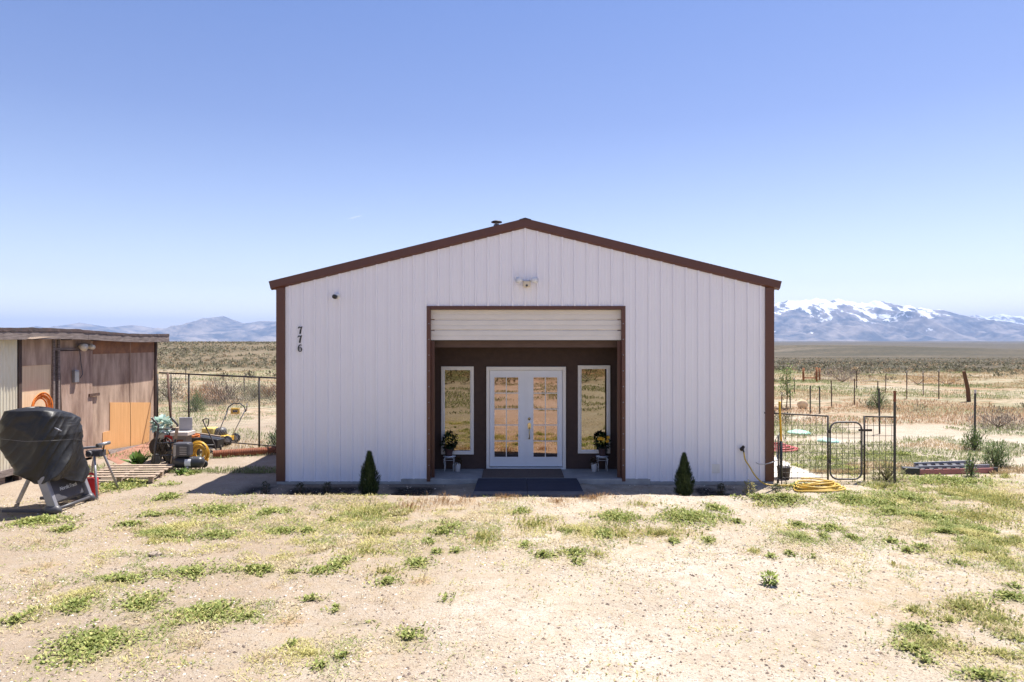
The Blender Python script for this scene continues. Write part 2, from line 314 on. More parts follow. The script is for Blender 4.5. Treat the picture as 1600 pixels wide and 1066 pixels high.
BL += [(520,860,300,80,.22,'s'),(620,800,230,40,.30,'s'),(1500,830,190,90,.42,'s'),(1470,960,150,90,.40,'s'),(250,830,230,60,.25,'s'),(330,960,260,90,.22,'s'),(480,1020,230,50,.25,'s'),(900,830,230,40,.22,'s'),(1250,840,120,40,.22,'s'),(120,930,120,90,.18,'s'),(1560,1000,120,90,.35,'s'),(1480,770,190,26,.5,'s')]
blob = []
for (px, py, rx, ry, de, k) in BL:
    g = G(px, py); d = g.y - CY
    blob.append((g.x, g.y, rx * d / F, ry * d * d / (CZ * F), de, k))
def coverage(x, y):
    g = np.zeros(x.shape); r = np.zeros(x.shape)
    for (bx, by, ax, ay, de, k) in blob:
        q = ((x - bx) / (ax * 1.15)) ** 2 + ((y - by) / (ay * 1.15)) ** 2
        v = de * np.exp(-q ** 1.4)
        if k == 's': r = np.maximum(r, v * .9); g = np.maximum(g, v * .5); continue
        if k in 'gmy': g = np.maximum(g, v * (0.75 if k != 'g' else 1))
        if k in 'rdmy': r = np.maximum(r, v)
    return g, r
def axis(fine, a, b, grow, lo, hi):
    xs = [a]
    while xs[-1] < b: xs.append(xs[-1] + fine)
    s = fine
    while xs[-1] < hi: s *= grow; xs.append(xs[-1] + s)
    left = []; c = a; s = fine
    while c > lo: s *= grow; c -= s; left.append(c)
    return np.array(left[::-1] + xs)
xs = axis(0.075, -10.5, 10.5, 1.06, -30000, 30000); ys = axis(0.075, -8.2, 1.2, 1.035, -9000, 30000)
X, Y = np.meshgrid(xs, ys, indexing='xy'); Z = gz(X, Y)
nx, ny = len(xs), len(ys)
me = bpy.data.meshes.new('ground'); me.vertices.add(nx * ny)
me.vertices.foreach_set('co', np.stack([X, Y, Z], -1).astype(np.float32).ravel())
idx = np.arange(nx * ny).reshape(ny, nx); qd = np.stack([idx[:-1, :-1], idx[:-1, 1:], idx[1:, 1:], idx[1:, :-1]], -1).reshape(-1, 4).astype(np.int32)
me.loops.add(qd.size); me.polygons.add(len(qd)); me.loops.foreach_set('vertex_index', qd.ravel())
me.polygons.foreach_set('loop_start', np.arange(0, qd.size, 4, dtype=np.int32)); me.polygons.foreach_set('loop_total', np.full(len(qd), 4, np.int32))
me.polygons.foreach_set('use_smooth', np.ones(len(qd), bool)); me.update(calc_edges=True)
cg, cr = coverage(X.ravel(), Y.ravel())
xf, yf = X.ravel(), Y.ravel()
mul = sstep(-4.9, -4.6, xf) * (1 - sstep(3.9, 4.4, xf)) * sstep(-1.28, -1.1, yf + 0.16 * (fbm(xf, yf, 2, 2) - .5)) * (1 - sstep(0.0, 0.1, yf))
mul = mul * np.clip(0.45 + 1.0 * (1 - sstep(-0.5, -0.15, yf)), 0, 1)
mul = mul * (0.35 + 0.65 * sstep(.38, .52, fbm(xf, yf, 1.7, 3)))
near_door = sstep(-1.5, -1.1, xf) * (1 - sstep(2.0, 2.5, xf)); mul = mul * (1 - 0.65 * near_door)
ca = me.color_attributes.new('Col', 'FLOAT_COLOR', 'POINT'); ca.data.foreach_set('color', np.stack([cg, cr, mul, np.ones_like(cg)], 1).astype(np.float32).ravel())
gm = bpy.data.materials.new('earth'); gm.use_nodes = True; n = gm.node_tree; b = n.nodes['Principled BSDF']; L = n.links
b.inputs['Roughness'].default_value = 0.95; b.inputs['Specular IOR Level'].default_value = 0.15
geo = n.nodes.new('ShaderNodeNewGeometry'); at = n.nodes.new('ShaderNodeAttribute'); at.attribute_name = 'Col'
sp = n.nodes.new('ShaderNodeSeparateColor'); L.new(at.outputs['Color'], sp.inputs[0]); sx = n.nodes.new('ShaderNodeSeparateXYZ'); L.new(geo.outputs['Position'], sx.inputs[0])
def nz(scale, detail=5, rough=.6, stretch=None):
    q = n.nodes.new('ShaderNodeTexNoise'); q.inputs['Scale'].default_value = scale; q.inputs['Detail'].default_value = detail; q.inputs['Roughness'].default_value = rough
    if stretch:
        mp = n.nodes.new('ShaderNodeMapping'); mp.inputs['Scale'].default_value = stretch; L.new(geo.outputs['Position'], mp.inputs[0]); L.new(mp.outputs[0], q.inputs['Vector'])
    else: L.new(geo.outputs['Position'], q.inputs['Vector'])
    return q.outputs[0]
def ramp(src, a, b_, ca=(0, 0, 0), cb=(1, 1, 1)):
    r = n.nodes.new('ShaderNodeValToRGB'); e = r.color_ramp.elements; e[0].position = a; e[1].position = b_; e[0].color = (*ca, 1); e[1].color = (*cb, 1); L.new(src, r.inputs[0]); return r.outputs[0]
def mix(fac, a, b_, mode='MIX'):
    m = n.nodes.new('ShaderNodeMix'); m.data_type = 'RGBA'; m.blend_type = mode
    for s_, v in ((m.inputs[0], fac), (m.inputs[6], a), (m.inputs[7], b_)):
        if isinstance(v, (int, float)): s_.default_value = v
        elif isinstance(v, tuple): s_.default_value = (*v, 1)
        else: L.new(v, s_)
    return m.outputs[2]
def mth(op, a, b_=None, c=None):
    m = n.nodes.new('ShaderNodeMath'); m.operation = op
    for i, v in enumerate((a, b_, c)):
        if v is None: continue
        if isinstance(v, (int, float)): m.inputs[i].default_value = v
        else: L.new(v, m.inputs[i])
    return m.outputs[0]
def mrange(src, a, b_, lo=0., hi=1.):
    m = n.nodes.new('ShaderNodeMapRange'); m.inputs[1].default_value = a; m.inputs[2].default_value = b_; m.inputs[3].default_value = lo; m.inputs[4].default_value = hi; m.interpolation_type = 'SMOOTHSTEP'; L.new(src, m.inputs[0]); return m.outputs[0]
sand = ramp(nz(0.55, 6), .36, .62, (0.40, 0.345, 0.27), (0.535, 0.48, 0.405))
sand = mix(mth('MULTIPLY', ramp(nz(2.6, 6, .7), .42, .66), .8), sand, (0.45, 0.365, 0.27))
sx0 = sx.outputs[0]
leftness = mrange(mth('ADD', sx0, mth('MULTIPLY', nz(.5, 4), 4)), 3.0, -1.5)
sand = mix(mth('MULTIPLY', leftness, ramp(nz(.8, 6, .75), .28, .56, (.35, .35, .35))), sand, (0.325, 0.262, 0.205))
sand = mix(mth('MULTIPLY', ramp(nz(5.5, 6, .8), .50, .62), .55), sand, (0.30, 0.235, 0.17))
fine = nz(45, 4, .7); sand = mix(mth('MULTIPLY', ramp(fine, .48, .66), .6), sand, (0.25, 0.19, 0.14))
vor = n.nodes.new('ShaderNodeTexVoronoi'); vor.inputs['Scale'].default_value = 34; L.new(geo.outputs['Position'], vor.inputs['Vector'])
vs_ = n.nodes.new('ShaderNodeSeparateColor'); L.new(vor.outputs['Color'], vs_.inputs[0])
peb = mth('MULTIPLY', ramp(vor.outputs['Distance'], .22, .34, (1, 1, 1), (0, 0, 0)), ramp(nz(0.9, 3), .42, .62))
sand = mix(mth('MULTIPLY', peb, .8), sand, mix(vs_.outputs[0], (0.20, 0.14, 0.11), (0.60, 0.53, 0.45)))
sand = mix(mth('MULTIPLY', ramp(nz(9, 4), .56, .68), mth('MULTIPLY', sp.outputs[1], .9)), sand, (0.36, 0.20, 0.11))
sand = mix(mth('MULTIPLY', sp.outputs[1], ramp(nz(6, 4), .35, .6)), sand, (0.42, 0.29, 0.155))
sand = mix(mth('MULTIPLY', sp.outputs[0], ramp(nz(14, 4), .38, .56)), sand, (0.20, 0.175, 0.085))
sand = mix(sp.outputs[2], sand, mix(ramp(nz(16, 5), .42, .62), (0.014, 0.012, 0.011), (0.065, 0.055, 0.048)))
# range land beyond the yard
yy = sx.outputs[1]
scrub = mix(ramp(nz(0.12, 5, .65), .38, .62), (0.44, 0.365, 0.275), (0.25, 0.225, 0.135))
scrub = mix(ramp(nz(0.55, 5, .7, (.5, 1, 1)), .48, .64), scrub, (0.33, 0.20, 0.12))
scrub = mix(mth('MULTIPLY', ramp(nz(2.2, 5, .7), .50, .60), .8), scrub, (0.135, 0.13, 0.065))
plain = mix(ramp(nz(0.01, 6, .6, (.35, 1, 1)), .36, .64), (0.070, 0.062, 0.040), (0.130, 0.103, 0.068))
plain = mix(mth('MULTIPLY', ramp(nz(0.16, 5, .8), .50, .57), .75), plain, (0.035, 0.033, 0.022))
plain = mix(mth('MULTIPLY', ramp(nz(0.0035, 6, .65, (.28, 1, 1)), .58, .68), .35), plain, (0.30, 0.25, 0.19))
hillf = mth('MULTIPLY', mrange(sx0, 30, -20), .55)
plain = mix(hillf, plain, mix(ramp(nz(.035, 5, .65, (1, .4, 1)), .42, .60), (0.27, 0.205, 0.135), (0.14, 0.115, 0.072)))
back = mix(mrange(yy, 38, 62), scrub, plain)
bush = mix(ramp(nz(0.20, 5, .7), .40, .56), (0.38, 0.22, 0.14), (0.11, 0.10, 0.045))
wob = mth('ADD', yy, mth('MULTIPLY', mth('SUBTRACT', nz(0.25, 3), .5), 10))
colr = mix(mrange(wob, 5, 13), sand, back)
colr = mix(mrange(wob, -24, -34), colr, bush)
L.new(colr, b.inputs['Base Color'])
bp = n.nodes.new('ShaderNodeBump'); bp.inputs['Distance'].default_value = 0.03; bp.inputs['Strength'].default_value = 0.85
hh = mth('ADD', mth('ADD', nz(14, 6, .7), mth('MULTIPLY', nz(60, 3), .6)), mth('MULTIPLY', peb, .3)); L.new(hh, bp.inputs['Height']); L.new(bp.outputs[0], b.inputs['Normal'])
me.materials.append(gm); ground = bpy.data.objects.new('ground', me); COL.objects.link(ground); ground['kind'] = 'structure'

# ---- mountains
def mountain_mat(name, snow_lo, snow_hi):
    m = bpy.data.materials.new(name); m.use_nodes = True; n2 = m.node_tree; b2 = n2.nodes['Principled BSDF']; L2 = n2.links
    b2.inputs['Roughness'].default_value = 0.95; b2.inputs['Specular IOR Level'].default_value = 0.1
    g2 = n2.nodes.new('ShaderNodeNewGeometry'); s2 = n2.nodes.new('ShaderNodeSeparateXYZ'); L2.new(g2.outputs['Position'], s2.inputs[0])
    q = n2.nodes.new('ShaderNodeTexNoise'); q.inputs['Scale'].default_value = 0.0022; q.inputs['Detail'].default_value = 8; q.inputs['Roughness'].default_value = .68; L2.new(g2.outputs['Position'], q.inputs['Vector'])
    r = n2.nodes.new('ShaderNodeValToRGB'); r.color_ramp.elements[0].position = .4; r.color_ramp.elements[1].position = .6
    r.color_ramp.elements[0].color = (0.045, 0.055, 0.07, 1); r.color_ramp.elements[1].color = (0.27, 0.235, 0.21, 1); L2.new(q.outputs[0], r.inputs[0])
    mpz = n2.nodes.new('ShaderNodeMapping'); mpz.inputs['Scale'].default_value = (1.25, .5, .9); mpz.inputs['Rotation'].default_value = (0, .35, 0); L2.new(g2.outputs['Position'], mpz.inputs[0])
    q2 = n2.nodes.new('ShaderNodeTexNoise'); q2.inputs['Scale'].default_value = 0.0031; q2.inputs['Detail'].default_value = 9; q2.inputs['Roughness'].default_value = .66; L2.new(mpz.outputs[0], q2.inputs['Vector'])
    ms = n2.nodes.new('ShaderNodeMath'); ms.operation = 'MULTIPLY_ADD'; L2.new(q2.outputs[0], ms.inputs[0]); ms.inputs[1].default_value = 2500; L2.new(s2.outputs[2], ms.inputs[2])
    mr = n2.nodes.new('ShaderNodeMapRange'); mr.inputs[1].default_value = snow_hi + 1235; mr.inputs[2].default_value = snow_hi + 1300; L2.new(ms.outputs[0], mr.inputs[0])
    mx = n2.nodes.new('ShaderNodeMix'); mx.data_type = 'RGBA'; L2.new(mr.outputs[0], mx.inputs[0]); L2.new(r.outputs[0], mx.inputs[6]); mx.inputs[7].default_value = (0.88, 0.89, 0.92, 1)
    L2.new(mx.outputs[2], b2.inputs['Base Color']); return m
def range_(name, prof, D, front, mat, seed, foot=531.5, spur=0.55, jag=0.0):
    px = np.array([p[0] for p in prof], float); py = np.array([p[1] for p in prof], float)
    u = np.linspace(px[0], px[-1], int((px[-1] - px[0]) * 0.9) + 2); v = np.concatenate([np.linspace(0, 1, 90), 1 + np.linspace(0.02, 0.8, 26)])
    U, V = np.meshgrid(u, v, indexing='xy'); xw = (U - 800) * D / F; H = (foot - np.interp(U, px, py)) * D / F
    H = H + jag * (ridged(xw * .0052 + seed, V * 0, 1.0, 4) - 0.6) * 85 * sstep(300, 650, H)
    yw = CY + D - front * (1 - np.minimum(V, 1)) + np.maximum(V - 1, 0) * 5000
    R = ridged(xw * 0.0009 + seed, yw * 0.00032 + seed, 1.0, 5)
    s_ = np.where(V <= 1, V ** 1.35, 1 - (V - 1) * 1.1)
    R2 = ridged(xw * 0.0026 + seed * 2, yw * 0.0011 - seed, 1.0, 4); s_ = s_ + (1.35 * spur * (R - 0.62) + .28 * (R2 - .6)) * np.clip(4 * V * (1 - np.minimum(V, 1)), 0, 1)
    Zm = -20 + (H + 22) * np.clip(s_, 0, 1.02)
    vx = np.stack([xw, yw, Zm], -1).reshape(-1, 3); ny_, nx_ = U.shape
    m = bpy.data.meshes.new(name); i2 = np.arange(nx_ * ny_).reshape(ny_, nx_)
    f2 = np.stack([i2[:-1, :-1], i2[:-1, 1:], i2[1:, 1:], i2[1:, :-1]], -1).reshape(-1, 4)
    m.from_pydata(vx.tolist(), [], f2.tolist()); m.polygons.foreach_set('use_smooth', np.ones(len(f2), bool)); m.materials.append(mat)
    o = bpy.data.objects.new(name, m); COL.objects.link(o); o['kind'] = 'structure'; return o
snow_m = mountain_mat('snow_mountain', 380, 600); bare_m = mountain_mat('bare_mountain', 900, 1150)
range_('mountains', [(-400,531),(-150,526),(0,519),(82,513),(103,507),(124,502.7),(140,505),(179,512),(195,508),(205,506.5),(222,508),(245,512),(267,512),(285,508.5),(305,504),(320,500),(332,494.5),(341,493.6),(349,492.5),(357,496),(368,502.7),(380,503.5),(393,502.7),(404,500.5),(412,500),(433,501),(480,503),(560,508),(660,516),(760,524),(860,531)], 14000, 3400, bare_m, 3.3)
range_('mountains', [(980,531),(1060,516),(1120,497),(1170,482),(1209,474),(1232,469),(1250,468.5),(1266,466),(1277,465),(1288,467.5),(1298,468),(1305,464.5),(1311,464.4),(1318,467),(1327,469),(1348,469.4),(1358,473),(1363,470.5),(1369,469.4),(1390,472),(1406,474),(1424,477),(1442,481.5),(1469,482.5),(1495,490),(1521,495),(1560,503),(1600,510),(1660,517),(1760,526),(1860,531)], 14000, 3600, snow_m, 8.1, jag=1.0)
range_('mountains', [(1400,531),(1480,500),(1521,491),(1534,493.5),(1547,494),(1558,491),(1568,488.5),(1580,492),(1600,494),(1640,492),(1700,500),(1800,515),(1950,531)], 19500, 3000, mountain_mat('far_snow', 380, 600), 12.4, jag=1.0)

# ------------------------------------------------------------------ the metal building
CX = 0.243; HW = 4.57; LEN = 15.0; SL = 0.2455; RZ = 4.836; ZE = 3.68
bld = thing('metal_building', (CX, LEN / 2, 0), 'white ribbed metal building with brown trim and a wide recessed entrance', 'building')
def roof_z(x): return RZ - SL * abs(x - CX)
OX0, OX1, OZ = -1.56, 2.08, 3.225
def ribbed(mb, xa, xb, zfun, y0=0.0, sgn=-1, pitch=0.2286, phase=CX, z0fun=lambda x: 0.0, swap=False):
    pts = []
    k0 = int(math.floor((xa - phase) / pitch)) - 1; k1 = int(math.ceil((xb - phase) / pitch)) + 1
    for k in range(k0, k1 + 1):
        c = phase + k * pitch
        pts += [(c - .025, 0), (c - .014, .028), (c + .014, .028), (c + .025, 0), (c + .095, 0), (c + .102, .005), (c + .125, .005), (c + .132, 0)]
    def hat(x):
        for i in range(len(pts) - 1):
            if pts[i][0] <= x <= pts[i + 1][0]:
                t = (x - pts[i][0]) / (pts[i + 1][0] - pts[i][0] + 1e-9); return pts[i][1] * (1 - t) + pts[i + 1][1] * t
        return 0
    p = [(xa, hat(xa))] + [q for q in pts if xa + .003 < q[0] < xb - .003] + [(xb, hat(xb))]
    for (x0, h0), (x1, h1) in zip(p[:-1], p[1:]):
        a0, a1 = y0 + sgn * h0, y0 + sgn * h1
        q = [(x0, a0, z0fun(x0)), (x1, a1, z0fun(x1)), (x1, a1, zfun(x1)), (x0, a0, zfun(x0))]
        if swap: q = [(b_, a_, c_) for a_, b_, c_ in q]
        mb.add(q, [(0, 1, 2, 3)] if not swap else [(3, 2, 1, 0)])
wall = MB(); lim = lambda x: roof_z(x) - 0.13
ribbed(wall, CX - HW + .14, OX0, lim); ribbed(wall, OX1, CX + HW - .14, lim)
ribbed(wall, OX0, CX, lim, z0fun=lambda x: OZ); ribbed(wall, CX, OX1, lim, z0fun=lambda x: OZ)
for s in (-1, 1):
    mb = MB(); xw = CX + s * HW
    if s > 0: ribbed(mb, 0.14, LEN, lambda y: ZE - .15, xw, 1, phase=0.2, swap=True)
    else: ribbed(mb, 0.14, LEN, lambda y: ZE - .15, xw, -1, phase=0.2, swap=True)
    mb.build('side_wall', white_paint, bld)
    xa, xb = sorted((xw - s * .14, xw + s * .02))
    MB().box(xa, xb, -.034, .14, 0.0, roof_z(xw) - .14).build('corner_trim', brown_trim, bld, bevel=.004)
    # rake fascia with a turned lower lip, square-cut at the eave
    mb = MB(); e = CX + s * 4.74; ang = math.atan(SL); ux = s * math.cos(ang); uz = -math.sin(ang); nxv = (-uz * s if s > 0 else uz * -1)
    dn = Vector((-math.sin(ang) * s, 0, -math.cos(ang))); apex = Vector((CX, 0, RZ)); tip = Vector((CX + s * 4.71, 0, RZ - SL * 4.71))
    prof = [(-.075, 0), (-.075, .128), (-.022, .160), (-.022, .150), (.0, 0)]
    vs = []
    for base, plumb in ((apex, True), (tip, False)):
        for yy_, dd in prof:
            o_ = Vector((0, 0, -dd / math.cos(ang))) if plumb else dn * dd
            vs.append(base + o_ + Vector((0, yy_, 0)))
    k = len(prof)
    fs = [(i, (i + 1) % k, k + (i + 1) % k, k + i) for i in range(k)] + [tuple(range(k)), tuple(range(k, 2 * k))[::-1]]
    mb.add(vs, fs); mb.build('rake_trim', brown_trim, bld)
    mb = MB(); mb.add([(CX, -.05, RZ + .012), (CX + s * 4.72, -.05, RZ + .012 - SL * 4.72), (CX + s * 4.72, LEN + .1, RZ + .012 - SL * 4.72), (CX, LEN + .1, RZ + .012),
                       (CX, -.05, RZ - .012), (CX + s * 4.72, -.05, RZ - .012 - SL * 4.72), (CX + s * 4.72, LEN + .1, RZ - .012 - SL * 4.72), (CX, LEN + .1, RZ - .012)],
                      [(0, 1, 2, 3), (7, 6, 5, 4), (0, 4, 5, 1), (1, 5, 6, 2), (2, 6, 7, 3)]); mb.build('roof', brown_trim, bld)
    MB().box(*sorted((CX + s * 4.6, CX + s * 4.7)), 0.02, LEN, ZE - .13, ZE - .03).build('gutter', brown_trim, bld)
mb = MB(); mb.add([(CX - HW, LEN, 0), (CX + HW, LEN, 0), (CX + HW, LEN, roof_z(CX + HW) - .05), (CX, LEN, RZ - .05), (CX - HW, LEN, roof_z(CX + HW) - .05)], [(0, 4, 3, 2, 1)]); mb.build('back_wall', white_paint, bld)
mb = MB()
mb.add([(CX - .11, -.085, RZ - .012), (CX, -.085, RZ + .020), (CX + .11, -.085, RZ - .012), (CX - .11, LEN, RZ - .012), (CX, LEN, RZ + .020), (CX + .11, LEN, RZ - .012)], [(0, 1, 4, 3), (1, 2, 5, 4), (0, 2, 1), (0, 3, 5, 2)])
mb.build('ridge_cap', M('dark_ridge', (.04, .03, .03), .6), bld)
# trim round the opening
mb = MB(); mb.box(OX0 - .012, OX0 + .055, -.040, .10, .0, OZ + .012); mb.box(OX1 - .055, OX1 + .012, -.034, .10, .0, OZ + .012); mb.box(OX0 + .055, OX1 - .055, -.032, .10, OZ - .05, OZ + .012)
mb.build('opening_trim', brown_trim, bld, bevel=.003)
for xx in (OX0 + .057, OX1 - .117): MB().box(xx, xx + .06, .10, .14, .05, OZ).build('door_track', brown_trim, bld)
for i in range(10):
    for xx in (OX0 + .03, OX1 - .03): MB().lathe([(.0, -.045), (.010, -.043), (.012, -.034)], (xx, 0, .3 + i * .29), 6, 'y').build('bolt', galv, bld)
mb = wall
for zr in (0.08, 1.2, 2.4, 3.62):
    k = -20
    while k <= 19:
        x_ = CX + (k + .5) * .2286 - .02; k += 1
        if x_ < CX - HW + .17 or x_ > CX + HW - .17 or (OX0 - .05 < x_ < OX1 + .05 and zr < 3.3) or zr > roof_z(x_) - .25: continue
        mb.lathe([(.0, -.010), (.007, -.008), (.009, 0)], (x_, 0, zr), 6, 'y')
wall.build('front_wall', white_paint, bld)
# roll up door curtain
mb = MB(); pf = []; z = OZ - .045
pf = [(.105, OZ - .05)]
while z > 2.66:
    pf += [(.105, z), (.085, z - .012), (.085, z - .085), (.092, z - .09), (.092, z - .10), (.085, z - .105), (.085, z - .175), (.105, z - .19)]; z -= .197
pf += [(.105, 2.635)]
for (ya, za), (yb, zb) in zip(pf[:-1], pf[1:]): mb.add([(OX0 + .055, ya, za), (OX0 + .055, yb, zb), (OX1 - .055, yb, zb), (OX1 - .055, ya, za)], [(0, 1, 2, 3)])
mb.box(OX0 + .055, OX1 - .055, .09, .13, 2.62, 2.655)
rd = mb.build('roll_up_door', cream_door, bld)
MB().box(OX0 + .02, OX1 - .02, .09, .135, 2.595, 2.619).build('bottom_seal', black_plastic, rd)
# recess
MB().box(OX0 - .5, OX1 + .5, .30, .42, 2.47, 2.68).build('header_beam', brown_beam, bld)
mb = MB(); BX0, BX1, BY = -2.05, 2.55, 0.95
DX0, DX1, DZ = -.508, 1.068, 2.08
W1 = (-1.405, -.759, .34, 2.085); W2 = (1.308, 1.949, .36, 2.107)
def wall_holes(mb, y, x0, x1, z0, z1, holes):
    xs_ = sorted({x0, x1} | {h[0] for h in holes} | {h[1] for h in holes}); zs_ = sorted({z0, z1} | {h[2] for h in holes} | {h[3] for h in holes})
    for xa, xb in zip(xs_[:-1], xs_[1:]):
        for za, zb in zip(zs_[:-1], zs_[1:]):
            cx_, cz_ = (xa + xb) / 2, (za + zb) / 2
            if any(h[0] < cx_ < h[1] and h[2] < cz_ < h[3] for h in holes): continue
            mb.add([(xa, y, za), (xb, y, za), (xb, y, zb), (xa, y, zb)], [(0, 1, 2, 3)])
wall_holes(mb, BY, BX0, BX1, .05, 2.9, [(DX0, DX1, .05, DZ), W1, W2]); mb.build('entry_wall', brown_stucco, bld)
mb = MB(); mb.box(BX0 - .04, BX0, .12, BY, .05, 2.9); mb.box(BX0 - .04, OX0 - .02, .05, .12, .05, 2.9); mb.build('recess_side_wall', brown_stucco, bld)
mb = MB(); mb.box(BX1, BX1 + .04, .12, BY, .05, 2.9); mb.box(OX1 + .02, BX1 + .04, .05, .12, .05, 2.9); mb.build('recess_side_wall', brown_stucco, bld)
MB().box(BX0, BX1, .14, BY, 2.9, 2.95).build('recess_ceiling', brown_beam, bld)
MB().box(BX0, BX1, -.03, BY + .3, -.1, .05).build('entry_slab', concrete, bld, bevel=.008)
mb = MB(); mb.box(CX - HW - .01, BX0, -.035, .2, -.16, -.003); mb.box(BX1, CX + HW + .01, -.035, .2, -.16, -.003)
mb.box(CX - HW - .01, CX - HW + .2, .2, LEN, -.16, -.003); mb.box(CX + HW - .2, CX + HW + .01, .2, LEN, -.16, -.003); mb.build('foundation', concrete, bld, bevel=.006)
# windows
for (x0, x1, z0, z1) in (W1, W2):
    y = BY; t = .055
    mb = MB(); mb.box(x0, x0 + t, y - .03, y + .06, z0, z1); mb.box(x1 - t, x1, y - .03, y + .06, z0, z1); mb.box(x0 + t, x1 - t, y - .03, y + .06, z1 - t, z1); mb.box(x0 + t, x1 - t, y - .03, y + .06, z0, z0 + t)
    wf = mb.build('window', frame_white, bld, bevel=.005)
    mb = MB(); q = .016; a0, a1, c0, c1 = x0 + t, x1 - t, z0 + t, z1 - t
    mb.box(a0, a0 + q, y - .012, y + .02, c0, c1); mb.box(a1 - q, a1, y - .012, y + .02, c0, c1); mb.box(a0 + q, a1 - q, y - .012, y + .02, c1 - q, c1); mb.box(a0 + q, a1 - q, y - .012, y + .02, c0, c0 + q)
    mb.build('sash', white_metal, wf)
    MB().box(a0 + q, a1 - q, y + .006, y + .012, c0 + q, c1 - q).build('pane', pane_window, wf)
# french doors
y = BY; mb = MB(); mb.box(DX0, DX0 + .062, y - .04, y + .08, .05, DZ); mb.box(DX1 - .062, DX1, y - .04, y + .08, .05, DZ); mb.box(DX0 + .062, DX1 - .062, y - .04, y + .08, DZ - .07, DZ)
mb.build('door_frame', frame_white, bld, bevel=.004)
MB().box(DX0 + .062, DX1 - .062, y - .045, y + .08, .05, .082).build('threshold', white_metal, bld)
MID = .28
for side, (x0, x1) in enumerate(((DX0 + .066, MID - .004), (MID + .004, DX1 - .066))):
    gx0, gx1 = ((-.353, .127) if side == 0 else (.422, .903)); z0, z1 = .10, DZ - .075; g0, g1 = .285, 1.872
    mb = MB(); mb.box(x0, gx0, y, y + .045, z0, z1); mb.box(gx1, x1, y, y + .045, z0, z1); mb.box(gx0, gx1, y, y + .045, z0, g0); mb.box(gx0, gx1, y, y + .045, g1, z1)
    q = .018; mb.box(gx0 - q, gx0 + .004, y - .008, y - .0005, g0 - q, g1 + q); mb.box(gx1 - .004, gx1 + q, y - .008, y - .0005, g0 - q, g1 + q); mb.box(gx0 + .004, gx1 - .004, y - .008, y - .0005, g0 - q, g0 + .004); mb.box(gx0 + .004, gx1 - .004, y - .008, y - .0005, g1 - .004, g1 + q)
    dr = mb.build('door', door_white, bld)
    MB().box(gx0, gx1, y + .016, y + .022, g0, g1).build('pane', pane_door, dr)
    mb = MB(); cxm = (gx0 + gx1) / 2; mb.box(cxm - .009, cxm + .009, y + .006, y + .015, g0, g1)
    for i in range(1, 5):
        zz = g0 + (g1 - g0) * i / 5; mb.box(gx0, cxm - .007, y + .006, y + .015, zz - .009, zz + .009); mb.box(cxm + .007, gx1, y + .006, y + .015, zz - .009, zz + .009)
    mb.build('muntins', frame_white, dr)
    if side == 1:
        hx = .343; mb = MB(); mb.lathe([(.0, -.028), (.022, -.026), (.028, -.012), (.03, 0)], (hx, y, 1.045), 14, 'y'); mb.build('deadbolt', brass, dr)
        mb = MB(); mb.prism([(-.028, -.06), (.028, -.06), (.034, .04), (.0, .07), (-.034, .04)], .012, (hx, y - .013, .905), (1, 0, 0), (0, 0, 1)); mb.tube([(hx, y - .02, .87), (hx, y - .06, .85), (hx, y - .065, .76), (hx, y - .055, .68), (hx, y - .02, .655)], .011, 8)
        mb.lathe([(.0, -.02), (.018, -.018), (.02, 0)], (hx, y, .655), 10, 'y'); mb.box(hx - .012, hx + .012, y - .055, y - .03, .895, .905); mb.build('handle', brass, dr)
MB().box(MID - .016, MID + .012, y - .012, y - .001, .10, DZ - .075).build('astragal', door_white, bld)
# small panel low on the front wall
MB().box(3.66, 3.83, -.0235, -.0195, .155, .32).build('patch_plate', frame_white, bld)
# flue on the roof
fl = P(776, 357, 14.2); mb = MB(); mb.lathe([(.065, 4.5), (.065, 5.01)], (fl.x, fl.y, 0), 14); mb.lathe([(.045, 5.01), (.045, 5.06)], (fl.x, fl.y, 0), 14)
fp = mb.build('flue_pipe', galv, bld); MB().lathe([(.11, 5.05), (.115, 5.07), (.07, 5.09), (.02, 5.10)], (fl.x, fl.y, 0), 16).build('rain_cap', dark_steel, fp)
MB().lathe([(.09, 4.90), (.15, 4.92), (.09, 4.96)], (fl.x, fl.y, 0), 16).build('storm_collar', galv, fp)

# things on the wall
def digit(poly_list, name, ox, oz, parent):
    mb = MB()
    for poly in poly_list: mb.prism([(a * .60, b * .60) for a, b in poly], .012, (ox, -.040, oz), (1, 0, 0), (0, 0, 1))
    return mb.build(name, black_plastic, parent)
hn = thing('house_number', (-3.91, -.03, 2.36), 'black vertical house number 776 on the left part of the white wall', 'house number')
sev = [[(-.052, .085), (.062, .105), (.068, .115), (.056, .118), (.045, .108), (-.048, .104), (-.066, .068), (-.058, .066)][::-1],
       [(.062, .108), (.03, .085), (.02, .06), (-.012, -.02), (-.022, -.105), (.022, -.105), (.03, -.01), (.062, .09)][::-1]]
seven = [[(-.066, .064), (-.048, .11), (-.02, .12), (.03, .108), (.06, .125), (.072, .12), (.045, .03), (.024, -.105), (-.024, -.105), (-.006, .0), (.022, .078), (-.03, .082), (-.054, .058)][::-1]]
digit(seven, 'digit', -3.905, 2.785, hn); digit(seven, 'digit', -3.912, 2.62, hn)
mb = MB(); outer = []; inner = []
